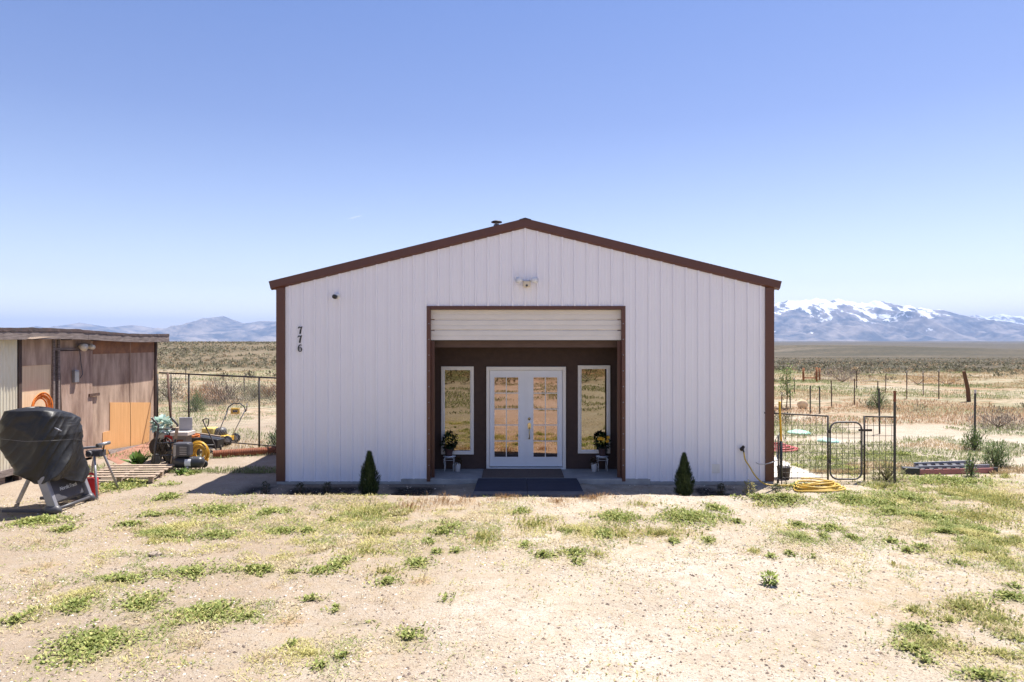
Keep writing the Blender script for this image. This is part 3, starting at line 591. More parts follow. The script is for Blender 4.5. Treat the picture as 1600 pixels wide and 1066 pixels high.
# six: a thick curved stroke
ctr = [(.045, .088), (.028, .108), (.005, .112), (-.022, .095), (-.042, .055), (-.05, .0), (-.045, -.055), (-.02, -.092), (.008, -.098), (.036, -.08), (.05, -.04), (.044, .0), (.02, .026), (-.008, .022), (-.032, -.002)]
wd = [.022, .018, .016, .026, .034, .036, .034, .026, .020, .026, .034, .026, .018, .014, .010]
pl = []
for i, (a, b_) in enumerate(ctr):
    a0 = Vector(ctr[max(0, i - 1)]); a1 = Vector(ctr[min(len(ctr) - 1, i + 1)]); t_ = (a1 - a0).normalized(); nn = Vector((-t_.y, t_.x)) * wd[i] / 2; pl.append((Vector((a, b_)) + nn, Vector((a, b_)) - nn))
vs = []
for l_, r_ in pl:
    for yv in (-.042, -.028):
        vs.append((-3.905 + l_.x * .6, yv, 2.455 + l_.y * .6)); vs.append((-3.905 + r_.x * .6, yv, 2.455 + r_.y * .6))
fs = []
for i in range(len(pl) - 1):
    a = i * 4; c = a + 4; fs += [(a, a + 1, c + 1, c), (a, c, c + 2, a + 2), (a + 1, a + 3, c + 3, c + 1)]
mb.add(vs, fs); mb.build('digit', black_plastic, hn)

sc = thing('security_camera', (-3.23, -.02, 3.42), 'small white and black camera high on the left of the wall', 'camera')
MB().lathe([(.0, -.03), (.05, -.028), (.055, 0)], (-3.215, -.02, 3.425), 16, 'y').build('mount', white_metal, sc)
MB().tube([(-3.215, -.04, 3.425), (-3.225, -.09, 3.42), (-3.235, -.12, 3.405)], .014, 8).build('arm', white_metal, sc)
MB().lathe([(.0, -.20), (.034, -.198), (.040, -.18), (.040, -.09), (.025, -.075)], (-3.238, 0, 3.40), 16, 'y').build('housing', black_plastic, sc)
fd = thing('flood_light', (.27, -.02, 3.62), 'cream twin floodlight with a motion sensor above the entrance', 'light')
MB().box(.2, .34, -.075, -.02, 3.60, 3.70).build('base', beige, fd, bevel=.01)
for s in (-1, 1):
    mb = MB(); c0 = Vector((.27 + s * .06, -.09, 3.70)); c1 = Vector((.27 + s * .17, -.20, 3.70))
    mb.tube([c0, c0.lerp(c1, .35), c0.lerp(c1, .6), c1], [.02, .028, .05, .062], 14); hd = mb.build('lamp_head', white_metal, fd)
mb = MB(); mb.box(.205, .335, -.14, -.076, 3.575, 3.69); mb.build('sensor', beige, fd, bevel=.015)
MB().lathe([(.0, -.155), (.018, -.15), (.022, -.141)], (.27, 0, 3.605), 10, 'y').build('sensor_lens', dark_grey, fd)

sb = P(1160, 702, 12.56); hb = thing('hose_tap', (sb.x, -.02, sb.z), 'small dark tap on the right of the wall holding the yellow hose', 'tap')
mb = MB(); mb.lathe([(.0, -.02), (.035, -.018), (.04, 0)], (sb.x, -.02, sb.z), 12, 'y'); mb.tube([(sb.x, -.03, sb.z), (sb.x, -.08, sb.z), (sb.x + .01, -.10, sb.z - .05)], .016, 8); mb.build('tap_body', dark_steel, hb)
MB().lathe([(.0, -.02), (.03, -.016), (.03, 0)], (sb.x, -.08, sb.z + .045), 8, 'y').build('tap_handle', dark_steel, hb)
mb = MB(); c = Vector((5.36, -.66, 0)); gy = gzs(5.3, -.6)
pts = [(sb.x + .01, -.10, sb.z - .05), (sb.x + .03, -.11, sb.z - .18), (sb.x + .10, -.13, .30), (sb.x + .22, -.18, .10), (sb.x + .36, -.28, .0), (4.85, -.38, .005), (5.05, -.45, .02)]
path = []
for i in range(len(pts) - 1):
    p0, p1, p2, p3 = [Vector(pts[max(0, min(len(pts) - 1, j))]) for j in (i - 1, i, i + 1, i + 2)]
    for t in (0, .25, .5, .75):
        path.append(0.5 * ((2 * p1) + (p2 - p0) * t + (2 * p0 - 5 * p1 + 4 * p2 - p3) * t * t + (3 * p1 - p0 - 3 * p2 + p3) * t ** 3))
for q in path[12:]: q.z = max(q.z, gzs(q.x, q.y) + .016)
for i in range(0, 8 * 20):
    t = i / 20 * 2 * math.pi; k = i / 20; rx = .40 - .016 * k + .055 * math.sin(1.7 * k + .5 * math.sin(t)); ry = .27 - .012 * k + .05 * math.cos(2.3 * k)
    x_ = c.x + rx * math.cos(t + 2.6) + .03 * math.sin(k * 2.1); y_ = c.y + ry * math.sin(t + 2.6); path.append(Vector((x_, y_, gzs(x_, y_) + .016 + .018 * k * (.6 + .4 * math.sin(t * .5 + k)))))
mb.tube(path, .0135, 8); tag(mb.build('garden_hose', yellow_hose), 'yellow hose hanging from the wall tap and coiled on the ground before the wire fence', 'hose')
mb = MB(); a = P(1182, 723, 12.56); path = [a + Vector((-.01, .0, .0)), a + Vector((.03, -.03, -.02)), a + Vector((.12, -.07, -.02)), a + Vector((.22, -.12, .02)), Vector((4.86, -.10, .40)), Vector((4.90, .02, .50)), Vector((4.88, .05, .75)), Vector((4.95, .05, .87)), Vector((5.0, 0.0, .86)), Vector((5.02, -.02, .75))]
mb.tube(path, .008, 6); tag(mb.build('cable', M('grey_cable', (.55, .55, .56), .5)), 'thin pale cable sagging round the right corner of the building', 'cable')

# entrance: mats, ramp, plants
MB().box((755 - 800) / 80.5, (878 - 800) / 80.5, .06, .90, .054, .066).build('x', mat_brown)
o = bpy.context.scene.objects['x']; o.name = 'door_mat'; tag(o, 'flat brown doormat on the concrete slab before the glass doors', 'doormat')
for i, (xa, xb, lab) in enumerate(((-.62, .262, 'dark navy rubber ramp mat, the left of the pair before the doors'), (.268, 1.19, 'dark navy rubber ramp mat, the right of the pair before the doors'))):
    t = thing('ramp_mat', ((xa + xb) / 2, -.5, 0), lab, 'ramp mat'); e0 = -.03 if i == 0 else 0; e1 = .03 if i else 0
    mb = MB(); ys_ = [-.03, -.3, -.6, -.90]; zs_ = [.062, .058, .040, .022]; vs = []; fs = []
    for k, (yy_, zz) in enumerate(zip(ys_, zs_)):
        f = k / 3; a_ = xa + e0 * f; b_ = xb + e1 * f
        vs += [(a_, yy_, zz), (b_, yy_, zz), (b_, yy_, -.05), (a_, yy_, -.05)]
    for k in range(3): q = k * 4; fs += [(q, q + 4, q + 5, q + 1), (q + 1, q + 5, q + 6, q + 2), (q + 3, q + 7, q + 4, q)]
    fs += [(0, 1, 2, 3), (12, 15, 14, 13)]; mb.add(vs, fs); mb.build('mat', rubber_navy, t)
    mb = MB(); a_ = xa + e0 * 1.6; b_ = xb + e1 * 1.2; mb.box(a_, b_, -1.12, -.903, -.05, .016); mb.build('edge_strip', M('grey_rubber', (.17, .165, .165), .8, 0, (.11, .105, .105), 5, .6), t, bevel=.006)
def leaf_cluster(name, c, r, n, ca, cb, ln, wd_, parent=None, flat=1.0, up=0.3, shell=.55):
    u = rng.normal(size=(n, 3)); u /= np.linalg.norm(u, axis=1)[:, None]; rad = (shell + (1 - shell) * rng.random(n)) ** .6
    p = np.array(c) + u * rad[:, None] * np.array(r); az = np.arctan2(u[:, 1], u[:, 0]) + rng.normal(size=n) * .6; ti = np.arcsin(np.clip(u[:, 2], -1, 1)) * .5 + up + rng.normal(size=n) * .35
    V = leaves(p, az, ti, ln * (.6 + .8 * rng.random(n)), wd_ * (.6 + .8 * rng.random(n)), .25)
    return quads(name, V, tint(n, ca, cb), leaf_mat, parent, (0, 0, 0) if parent is None else tuple(parent.location))
def fixloc(o): o.location = (0, 0, 0); return o
def potted(px, label_s, label_p, label_b, flowers, side):
    sx_ = (px - 800) / 79.6; y_ = .80; z0 = .05
    st = thing('plant_stand', (sx_, y_, z0), label_s, 'plant stand')
    mb = MB(); mb.lathe([(.0, .268), (.118, .268), (.125, .275), (.125, .283), (.0, .285)], (sx_, y_, z0), 20); mb.build('top', white_metal, st)
    for k in range(4):
        a = math.pi / 4 + k * math.pi / 2; ca, sa = math.cos(a), math.sin(a)
        mb = MB(); mb.tube([(sx_ + ca * r, y_ + sa * r, z0 + h) for r, h in ((.10, .267), (.13, .245), (.135, .19), (.115, .10), (.125, .0))], .0065, 6); mb.build('leg', white_metal, st)
    mb = MB(); mb.tube([(sx_ + .122 * math.cos(t), y_ + .122 * math.sin(t), z0 + .215) for t in np.linspace(0, 2 * math.pi, 20)[:-1]], .004, 5, closed=True); mb.build('ring', white_metal, st)
    pt = thing('potted_plant', (sx_ + side * .01, y_, z0 + .286), label_p, 'potted plant')
    px_ = sx_ + side * .01; zz = z0 + .286
    MB().lathe([(.0, 0), (.062, 0), (.085, .13), (.092, .135), (.092, .16), (.08, .16), (.075, .13), (.0, .13)], (px_, y_, zz), 18).build('pot', terracotta, pt)
    o = leaf_cluster('foliage', (px_, y_, zz + .27), (.13, .12, .15), 230, (.012, .035, .012), (.035, .07, .02), .07, .04, pt)
    if flowers:
        for fx, fy, fz in ((-.06, -.15, .36), (-.02, -.16, .35), (-.09, -.14, .35), (.09, -.13, .38), (.07, -.15, .31)):
            mbf = MB(); cf_ = Vector((px_ + fx, y_ + fy, zz + fz))
            for q in range(9):
                a = q * 2 * math.pi / 9; u = Vector((math.cos(a), -.25 * math.cos(a * 2), math.sin(a))); v_ = Vector((-math.sin(a), 0, math.cos(a))) * .011
                mbf.add([cf_, cf_ + u * .022 + v_ + Vector((0, -.008, 0)), cf_ + u * .040, cf_ + u * .022 - v_ + Vector((0, -.008, 0))], [(0, 1, 2, 3)])
            mbf.build('flower', M('yellow_petals', (.85, .52, .04), .6, 0, (.75, .40, .03), 20), pt)
    for ch in pt.children:
        if ch.name.startswith('foliage'): ch.location = (0, 0, 0)
    bx = sx_ - side * .17; by = .70
    bk = thing('small_pot_plant', (bx, by, z0), label_b, 'potted plant')
    MB().lathe([(.0, 0), (.048, 0), (.062, .155), (.066, .16), (.06, .16), (.056, .145), (.0, .145)], (bx, by, z0), 16).build('bucket', white_metal, bk)
    o = leaf_cluster('foliage', (bx, by, z0 + .20), (.07, .07, .06), 150, (.05, .06, .02), (.16, .07, .03), .045, .02, bk); o.location = (0, 0, 0)
potted(702, 'white metal plant stand left of the glass doors', 'dark leafy plant in a brown pot on the left stand', 'small plant in a white bucket beside the left stand', False, -1)
potted(941, 'white metal plant stand right of the glass doors', 'yellow flowering plant in a brown pot on the right stand', 'small plant in a white bucket beside the right stand', True, 1)

# two dwarf conifers against the wall and small shrubs
def conifer(px, ytop, ybase, label, h, wmax, seed):
    r2 = np.random.default_rng(seed); g = GD(px, 11.72); t = thing('dwarf_spruce', tuple(g), label, 'shrub', 'two dwarf conifers before the front wall')
    MB().tube([g, g + Vector((0, 0, h * .5)), g + Vector((0, 0, h * .9))], [.025, .015, .004], 6).build('trunk', bark, t)
    n_ = 5200; hh = r2.random(n_) ** 1.15; a = r2.random(n_) * 2 * np.pi
    prof = np.interp(hh, [0, .08, .25, .45, .65, .85, 1], [.62, .92, 1, .86, .58, .25, .02]) * wmax / 2
    lob = 1 + .20 * np.sin(a * 5 + hh * 9 + seed) + .16 * np.sin(a * 3 - hh * 14) + .12 * np.sin(a * 11 + hh * 23 + seed)
    rr = prof * lob * (0.45 + .55 * r2.random(n_) ** .4)
    p = np.stack([g.x + rr * np.cos(a), g.y + rr * np.sin(a), g.z + .02 + hh * h * .93], 1)
    V = leaves(p, a + r2.normal(size=n_) * .5, 1.15 + r2.normal(size=n_) * .22, .055 + .035 * r2.random(n_), np.full(n_, .011), 0)
    o = quads('foliage', V, tint(n_, (.022, .042, .014), (.085, .115, .04), .2), leaf_mat, t, tuple(t.location)); o.location = (0, 0, 0)
conifer(577, 708, 777, 'dark green dwarf conifer before the wall left of the entrance', .78, .30, 3)
conifer(1069, 708, 770, 'dark green dwarf conifer before the wall right of the entrance', .74, .275, 5)
def shrub(px, d, h, wd_, label, ca, cb, n_=260, group=None, ll=.035, name='small_shrub'):
    g = GD(px, d); t = thing(name, tuple(g), label, 'shrub', group)
    mb = MB()
    for k in range(5):
        a = k * 1.3; mb.tube([g, g + Vector((math.cos(a) * wd_ * .15, math.sin(a) * wd_ * .15, h * .5)), g + Vector((math.cos(a) * wd_ * .3, math.sin(a) * wd_ * .3, h * .85))], [.006, .004, .002], 5)
    mb.build('stems', bark, t)
    o = leaf_cluster('foliage', (g.x, g.y, g.z + h * .55), (wd_ / 2, wd_ / 2, h * .48), n_, ca, cb, ll, ll * .5, t, shell=.3); o.location = (0, 0, 0)
    return t
for px, lab in ((415, 'small dark shrub before the left corner of the building'), (468, 'small low shrub in the dark bed under the number 776'), (512, 'small low shrub in the dark bed, nearest the left conifer')):
    shrub(px, 11.75, .25, .16, lab, (.03, .04, .02), (.07, .07, .03), group='small shrubs along the front bed')
shrub(1127, 11.8, .22, .13, 'small dark shrub in the bed right of the right conifer', (.05, .055, .025), (.10, .09, .04), group='small shrubs along the front bed')
shrub(1170, 11.9, .24, .22, 'pale leafy shrub in the bed below the hanging yellow hose', (.25, .26, .10), (.36, .30, .13), 200, 'small shrubs along the front bed', .04)
shrub(1213, 11.9, .20, .15, 'small dark green shrub before the right corner of the building', (.05, .07, .025), (.09, .11, .04), group='small shrubs along the front bed')
shrub(1203, 7.25, .12, .14, 'lone bright green weed standing on the bare gravel', (.20, .27, .05), (.36, .42, .12), 120, ll=.05, name='weed')

# ------------------------------------------------------------------ shed
shed = thing('shed', (-11.2, 1.2, 0), 'old patched plywood and corrugated shed with a sagging flat roof', 'shed')
SX = -9.2
def wpanel(pts, X, t, name, mat, label=None):
    """panel on the long wall from photo points; pts on plane x = X, thickness t inward"""
    q = [WL(a, b_, X) for a, b_ in pts]; mb = MB(); n_ = len(q)
    mb.add([tuple(v) for v in q] + [(v.x - t, v.y, v.z) for v in q], [tuple(range(n_))[::-1], tuple(range(n_, 2 * n_))] + [(i, (i + 1) % n_, n_ + (i + 1) % n_, n_ + i) for i in range(n_)])
    return mb.build(name, mat, shed, label=label)
# corrugated stretch
mb = MB(); yv = -4.0; pr = []
while yv < .06: pr.append((yv, .012 * math.sin(yv / .076 * 2 * math.pi))); yv += .0095
for (a, ha), (b_, hb_) in zip(pr[:-1], pr[1:]): mb.add([(SX + .03 + ha, a, .24), (SX + .03 + hb_, b_, .24), (SX + .03 + hb_, b_, 2.70), (SX + .03 + ha, a, 2.70)], [(0, 1, 2, 3)])
mb.build('corrugated_wall', cream_metal, shed)
mb = MB(); mb.box(SX + .02, SX + .07, -4.0, .08, .14, .26)
for k in range(8): mb.box(SX - .02, SX + .02, -3.9 + k * .5, -3.75 + k * .5, -.02, .14)
mb.build('sill_board', old_wood, shed)
mb = MB(); mb.box(SX - .06, SX + .05, .06, .14, 0, 2.62); mb.build('post', dark_wood, shed)
y80 = WL(81, 600).y; y145 = WL(144, 600).y; y242 = WL(241, 600).y; y92 = WL(91, 600).y
mb = MB(); mb.box(SX - .03, SX, .14, y80, 1.0, 2.12); mb.box(SX - .03, SX, .14, y80, .1, 1.0); mb.build('boarded_window', plywood_pale, shed)
mb = MB(); mb.box(SX - .02, SX + .012, .14, y80, 2.12, 2.64); mb.build('upper_board', plywood_brown, shed)
mb = MB()
for yy_ in (y80 - .02, y92 - .06): mb.box(SX - .05, SX + .045, yy_, yy_ + .055, 0, 2.62)
mb.box(SX - .05, SX + .04, y80 + .035, y145, 2.40, 2.45); mb.build('door_frame', old_wood, shed)
MB().box(SX - .03, SX + .01, y80 + .035, y145, 2.45, 2.64).build('lintel_board', plywood_brown, shed)
mb = MB(); mb.box(SX - .35, SX - .3, y80, y145 + .1, 0, 2.5); mb.build('dark_interior', dark_wood, shed)
# sagging door hung from its right edge
mb = MB(); dl = y92 + .02; dr_ = y145 - .03
mb.add([(SX + .02, dl + .12, .10), (SX + .02, dr_ + .02, .06), (SX + .02, dr_, 2.39), (SX + .02, dl, 2.38), (SX - .02, dl + .12, .10), (SX - .02, dr_ + .02, .06), (SX - .02, dr_, 2.39), (SX - .02, dl, 2.38)],
       [(0, 1, 2, 3), (7, 6, 5, 4), (0, 4, 5, 1), (1, 5, 6, 2), (2, 6, 7, 3), (3, 7, 4, 0)])
dd = mb.build('door', M('door_plywood', (0.52, 0.37, 0.29), 0.85, 0, (0.24, 0.15, 0.11), 2.4, .6, .5, 24, (1, 2.5, .55)), shed)
la = WL(143, 617); MB().box(SX + .022, SX + .05, la.y - .14, la.y + .22, la.z - .03, la.z + .03).build('latch', rust_dark, dd)
bx = WL(115, 588); MB().box(SX + .022, SX + .09, bx.y - .09, bx.y + .05, bx.z - .13, bx.z + .13).build('door_box', galv, dd, bevel=.01)
mb = MB(); mb.add([(SX, y145, .0), (SX, y242, .0), (SX, y242, 2.66), (SX, y145, 2.66)], [(0, 1, 2, 3)]); mb.box(SX - .03, SX - .002, y145, y242, 0, 2.66); mb.build('plywood_wall', plywood_brown, shed)
ym = WL(203, 600).y; MB().box(SX + .001, SX + .012, ym - .008, ym + .012, .05, 2.55).build('batten', plywood_brown, shed)
mb = MB(); q = [(172, 629), (236, 629), (233, 690), (222, 696), (160, 712), (161, 676), (172, 673)]; qq = [WL(a, b_, SX + .012) for a, b_ in q]; qq = [Vector((v.x, v.y, max(v.z, .02))) for v in qq]
mb.add([tuple(v) for v in qq] + [(v.x - .010, v.y, v.z) for v in qq], [tuple(range(7))[::-1], tuple(range(7, 14))] + [(i, (i + 1) % 7, 7 + (i + 1) % 7, 7 + i) for i in range(7)])
mb.build('bare_plywood', plywood_raw, shed, label='bare orange plywood on the lower wall')
MB().box(SX + .001, SX + .010, y145 + .02, y242 - .02, 2.30, 2.62).build('header_board', M('rusty_board', (.42, .20, .10), .9, 0, (.16, .09, .065), 3.5, .5, .4, 30), shed)
MB().box(SX - .06, SX + .035, y242, y242 + .09, 0, 2.64).build('corner_post', dark_wood, shed)
MB().box(-13.4, SX - .06, y242 + .01, y242 + .05, 0, 2.62).build('end_wall', plywood_brown, shed)
MB().box(-13.4, SX - .04, -4.05, -4.0, 0, 2.7).build('end_wall', plywood_brown, shed)
MB().box(-13.45, -13.4, -4.0, y242, 0, 2.6).build('rear_wall', plywood_brown, shed)
# roof with a wavy felt edge
mb = MB(); n_ = 60; vs = []; fs = []; ya, yb = -4.2, y242 + .20
for i in range(n_ + 1):
    yv = ya + (yb - ya) * i / n_; sag = .02 * math.sin(yv * 1.3) - .010 * yv
    for xx, zz in ((SX + .25, 2.80), (-13.6, 2.9)):
        vs.append((xx, yv, zz + sag)); vs.append((xx, yv, zz - .05 + sag))
for i in range(n_): a = i * 4; c_ = a + 4; fs += [(a, c_, c_ + 2, a + 2), (a + 1, a + 3, c_ + 3, c_ + 1), (a, a + 1, c_ + 1, c_)]
fs += [(0, 2, 3, 1), (n_ * 4, n_ * 4 + 1, n_ * 4 + 3, n_ * 4 + 2)]; mb.add(vs, fs); rf = mb.build('roof', tarpaper, shed)
mb = MB(); prev = None; vs = []; fs = []; r3 = random.Random(4)
for i in range(n_ * 2 + 1):
    yv = ya + (yb - ya) * i / (n_ * 2); sag = .02 * math.sin(yv * 1.3) - .010 * yv; up = .010 + .055 * max(0, float(fbm(np.array([yv * 1.3]), np.array([2.2]), 1, 3)[0]) - .38) * (2.0 if yv < 1.5 else .8)
    vs += [(SX + .10, yv, 2.803 + sag), (SX + .288, yv, 2.803 + up + sag), (SX + .29 + .01 * r3.random(), yv, 2.768 + sag)]
for i in range(n_ * 2): a = i * 3; fs += [(a, a + 1, a + 4, a + 3), (a + 1, a + 2, a + 5, a + 4)]
mb.add(vs, fs); mb.build('felt_edge', tarpaper, rf)
mb = MB()
for (yp, yq) in ((ya, 1.75), (1.76, yb)):
    m_ = 16
    for i in range(m_):
        a = yp + (yq - yp) * i / m_; b_ = yp + (yq - yp) * (i + 1) / m_; f = lambda v: .02 * math.sin(v * 1.3) - .010 * v
        mb.add([(SX + .25, a, 2.62 + f(a)), (SX + .25, b_, 2.62 + f(b_)), (SX + .25, b_, 2.775 + f(b_)), (SX + .25, a, 2.775 + f(a)), (SX + .285, a, 2.62 + f(a)), (SX + .285, b_, 2.62 + f(b_)), (SX + .285, b_, 2.775 + f(b_)), (SX + .285, a, 2.775 + f(a))],
               [(0, 1, 2, 3), (7, 6, 5, 4), (0, 4, 5, 1), (2, 6, 7, 3)] + ([(0, 3, 7, 4)] if i == 0 else []) + ([(1, 5, 6, 2)] if i == m_ - 1 else []))
mb.build('fascia_board', old_wood, rf)
mb = MB()
for k in range(10):
    yy_ = -3.6 + k * .98; mb.box(-13.2, SX + .2, yy_, yy_ + .05, 2.62 - .010 * yy_, 2.74 - .010 * yy_)
mb.build('rafters', dark_wood, rf)
mb = MB(); e = [WL(34, 529, SX + .27), WL(50, 530, SX + .30), WL(75, 527.5, SX + .29), WL(108, 526.5, SX + .28)]
mb.add([tuple(v) for v in e] + [(v.x - .01, v.y, v.z + .035) for v in e], [(0, 1, 5, 4), (1, 2, 6, 5), (2, 3, 7, 6)]); mb.build('loose_trim', pallet_wood, rf)
wl = WL(120, 541); ol = thing('wall_light', (SX + .02, wl.y, wl.z), 'old round-headed lamp fixed above the shed door', 'light')
MB().box(SX + .011, SX + .05, wl.y - .06, wl.y + .35, wl.z - .05, wl.z + .06).build('base', old_wood, ol)
for dy in (0, .30):
    MB().tube([(SX + .05, wl.y + dy, wl.z), (SX + .11, wl.y + dy - .02, wl.z - .01), (SX + .2, wl.y + dy - .05, wl.z - .03)], [.025, .06, .085 if dy == 0 else .05], 14).build('lamp_head', beige, ol)
mb = MB(); mb.tube([(SX + .06, wl.y, wl.z - .05), (SX + .05, wl.y + .06, wl.z - .35), (SX + .05, wl.y + .12, wl.z - .6), (SX + .05, wl.y + .03, wl.z - .68)], .008, 5); mb.build('cable', dark_grey, ol)
# orange cord on the wall above the treadmill
c = WL(62, 636, SX + .16); mb = MB(); path = []
for i in range(9 * 24):
    t = i / 24 * 2 * math.pi; k = i / 24; r_ = .30 - .014 * k; path.append((c.x + .012 * math.sin(k * 2.3) - .006 * k + .05, c.y + r_ * math.cos(t), c.z - .02 + r_ * math.sin(t) * (.98 + .02 * math.sin(k * 5))))
mb.tube(path, .010, 6); tag(mb.build('extension_cord', orange), 'coiled orange cord hanging on the shed wall above the covered machine', 'cord')
# sheets leaning at the foot of the shed wall
g0 = WL(166, 713); pts = [(G(186, 727), 0), (G(163, 713), 0)]
a = G(188, 726.5, .0); b_ = G(240, 716, .0); mb = MB(); A = Vector((-8.78, a.y + .05, 0)); 
base = [G(187, 727), G(236, 714)]; top = [WL(162, 712, -9.12), WL(238, 690, -9.12)]
base[0].z = base[1].z = gzs(base[0].x, base[0].y); vs = [tuple(base[0]), tuple(base[1]), tuple(top[1]), tuple(top[0])]
vs2 = [(v[0] - .012, v[1] - .004, v[2] - .012) for v in vs]; mb.add(vs + vs2, [(0, 1, 2, 3), (7, 6, 5, 4), (0, 4, 5, 1), (1, 5, 6, 2), (2, 6, 7, 3), (3, 7, 4, 0)])
tag(mb.build('plywood_sheet', M('red_brown_sheet', (.30, .15, .10), .8, 0, (.22, .10, .07), 4)), 'reddish brown sheet leaning low against the shed wall behind the pallet', 'board')
mb = MB(); t_ = [WL(168, 703, -9.14), WL(224, 694, -9.14), WL(224, 699, -9.1), WL(172, 712, -9.08)]; mb.add([tuple(v) for v in t_] + [(v.x + .015, v.y, v.z) for v in t_], [(0, 1, 2, 3), (7, 6, 5, 4), (0, 4, 5, 1), (1, 5, 6, 2), (2, 6, 7, 3), (3, 7, 4, 0)])
tag(mb.build('plank', old_wood), 'narrow brown plank between the leaning sheet and the shed wall', 'board')

# ------------------------------------------------------------------ covered treadmill
td = thing('treadmill', (-7.2, -2.0, 0), 'folded treadmill under a black cover beside the corrugated shed wall', 'treadmill')
YN, YF = -2.40, -1.58
for y_ in (YN, YF):
    f = MB(); z0 = gzs(-6.9, y_); f.tube([(-6.74, y_, z0 + .03), (-6.80, y_, z0 + .06), (-6.93, y_, z0 + .055), (-7.0, y_, z0 + .05)], [.028, .07, .075, .05], 12); f.build('foot', dark_grey, td)
    f = MB(); f.bar((-6.86, y_, z0 + .09), (-7.03, y_, .555), .075, .13, (1, 0, 0)); f.build('upright', silver, td, bevel=.012)
    f = MB(); f.bar((-6.9, y_, z0 + .045), (-7.62, y_, z0 + .045), .05, .05); f.build('base_rail', dark_grey, td, bevel=.01)
MB().tube([(-6.80, YN, .075), (-6.80, YF, .075)], .025, 10).build('cross_bar', dark_grey, td)
mb = MB(); pf = [(-6.88, .13), (-6.86, .17), (-6.99, .50), (-7.02, .54), (-7.08, .54), (-7.0, .12)]
mb.prism([(a_, b_) for a_, b_ in pf], .66, (0, YN + .08 + .66 - .66, 0), (1, 0, 0), (0, 0, 1))
v = mb.v; mb.v = [(x_, y_ , z_) for x_, y_, z_ in v]
hood = mb.build('motor_hood', dark_grey, td, bevel=.015)
MB().bar((-7.22, -2.0, .55), (-7.36, -1.98, 1.3), .4, .12, (0, 1, 0)).build('deck', black_plastic, td)
MB().bar((-7.55, -1.78, .64), (-7.93, -1.66, gzs(-7.9, -1.66) + .01), .045, .045).build('support_leg', silver, td)
def text_mesh(txt, size, name, mat, parent, loc, rot, shear=0.0, ext=.001):
    cu = bpy.data.curves.new(name, 'FONT'); cu.body = txt; cu.size = size; cu.shear = shear; cu.extrude = ext; cu.align_x = 'CENTER'; cu.align_y = 'CENTER'; cu.offset = size * .02
    o = bpy.data.objects.new(name, cu); COL.objects.link(o); dg = bpy.context.evaluated_depsgraph_get(); m = bpy.data.meshes.new_from_object(o.evaluated_get(dg))
    bpy.data.objects.remove(o); o = bpy.data.objects.new(name, m); COL.objects.link(o); m.materials.clear(); m.materials.append(mat)
    o.matrix_world = Matrix.Translation(loc) @ rot.to_4x4(); l = o.matrix_world.copy()
    o.parent = parent; par = parent; tot = Matrix()
    chain = []
    while par: chain.append(par); par = par.parent
    for c_ in reversed(chain): tot = tot @ Matrix.Translation(c_.location) @ c_.rotation_euler.to_matrix().to_4x4()
    o.matrix_basis = tot.inverted() @ l; return o
tx = Matrix(((0, -.366, .93), (1, 0, 0), (0, .93, .366)))
text_mesh('NordicTrack', .078, 'lettering', M('white_print', (.8, .8, .8), .5), hood, Vector((-6.917, -1.97, .325)), tx, .35)
# the cover: a lofted bag with folds
mb = MB(); NT, NZ = 220, 120; vs = []; fs = []
zz = np.array([.44, .50, .59, .76, .965, 1.15, 1.30, 1.46, 1.54, 1.60]); xl = np.array([-7.15, -7.32, -7.46, -7.64, -7.72, -7.74, -7.75, -7.74, -7.70, -7.50]); xr = np.array([-6.80, -6.80, -6.79, -6.78, -6.79, -6.80, -6.82, -6.86, -6.92, -7.05])
yn = np.array([-2.42, -2.45, -2.47, -2.47, -2.47, -2.46, -2.46, -2.45, -2.43, -2.30]); yf_ = np.array([-1.60, -1.58, -1.57, -1.56, -1.56, -1.57, -1.58, -1.62, -1.70, -1.95])
def ridge(t): return 1 - np.abs(2 * (t - np.floor(t)) - 1)
for j in range(NZ + 1):
    f = j / NZ; z = .50 + (1.60 - .50) * (f ** .92)
    a0, a1, b0, b1 = [np.interp(z, zz, q) for q in (xl, xr, yn, yf_)]
    cx_, cy_, hx_, hy_ = (a0 + a1) / 2, (b0 + b1) / 2, (a1 - a0) / 2, (b1 - b0) / 2
    for i in range(NT):
        t = 2 * math.pi * i / NT; c_, s_ = math.cos(t), math.sin(t); e_ = .55
        ux = math.copysign(abs(c_) ** e_, c_); uy = math.copysign(abs(s_) ** e_, s_)
        x_ = cx_ + hx_ * ux; y_ = cy_ + hy_ * uy
        env = min(1, (1.6 - z) * 5 + .15)
        kx = x_ + (y_ - YN) * .9; u_ = min(1, max(0, (kx + 7.66) / .74)); zl_ = 1.56 - .16 * u_; p_ = (zl_ - z) / (.50 + 1.2 * u_ * (1 - u_))
        g1 = float(ridge(np.array(p_ * 1.3 + .12 * math.sin(u_ * 5)))); q_ = kx * .82 - z * .58; g2 = float(ridge(np.array(q_ * 2.1 + .14 * math.sin(z * 6)))); g3 = float(ridge(np.array(q_ * 7.3 + p_ * .4)))
        w_ = .45 + .55 * float(sstep(.6, 1.5, p_ + 1.2 * max(0, u_ - .7)))
        dsp = (1 - w_) * (.034 * g1 ** 2 - .02) + w_ * (.095 * g2 ** 2 - .035) + .014 * g3 ** 3 + .012 * float(fbm(np.array([kx * 7 + 40]), np.array([z * 5]), 1, 3)[0] - .5)
        nrm = Vector((c_, s_, .0)); p = Vector((x_, y_, z)) + nrm * float(dsp) * env
        # top slopes down toward the far side, hem hangs uneven
        p.z += -.16 * max(0, (z - 1.2) / .4) * (y_ - YN) / .85 - (1 - f) ** 3 * (.17 * max(0, y_ - YN) / .85 + .025 * math.sin(t * 3) + .02 * math.sin(t * 7)) + .02 * max(0, f - .7) * math.sin(x_ * 7)
        vs.append(tuple(p))
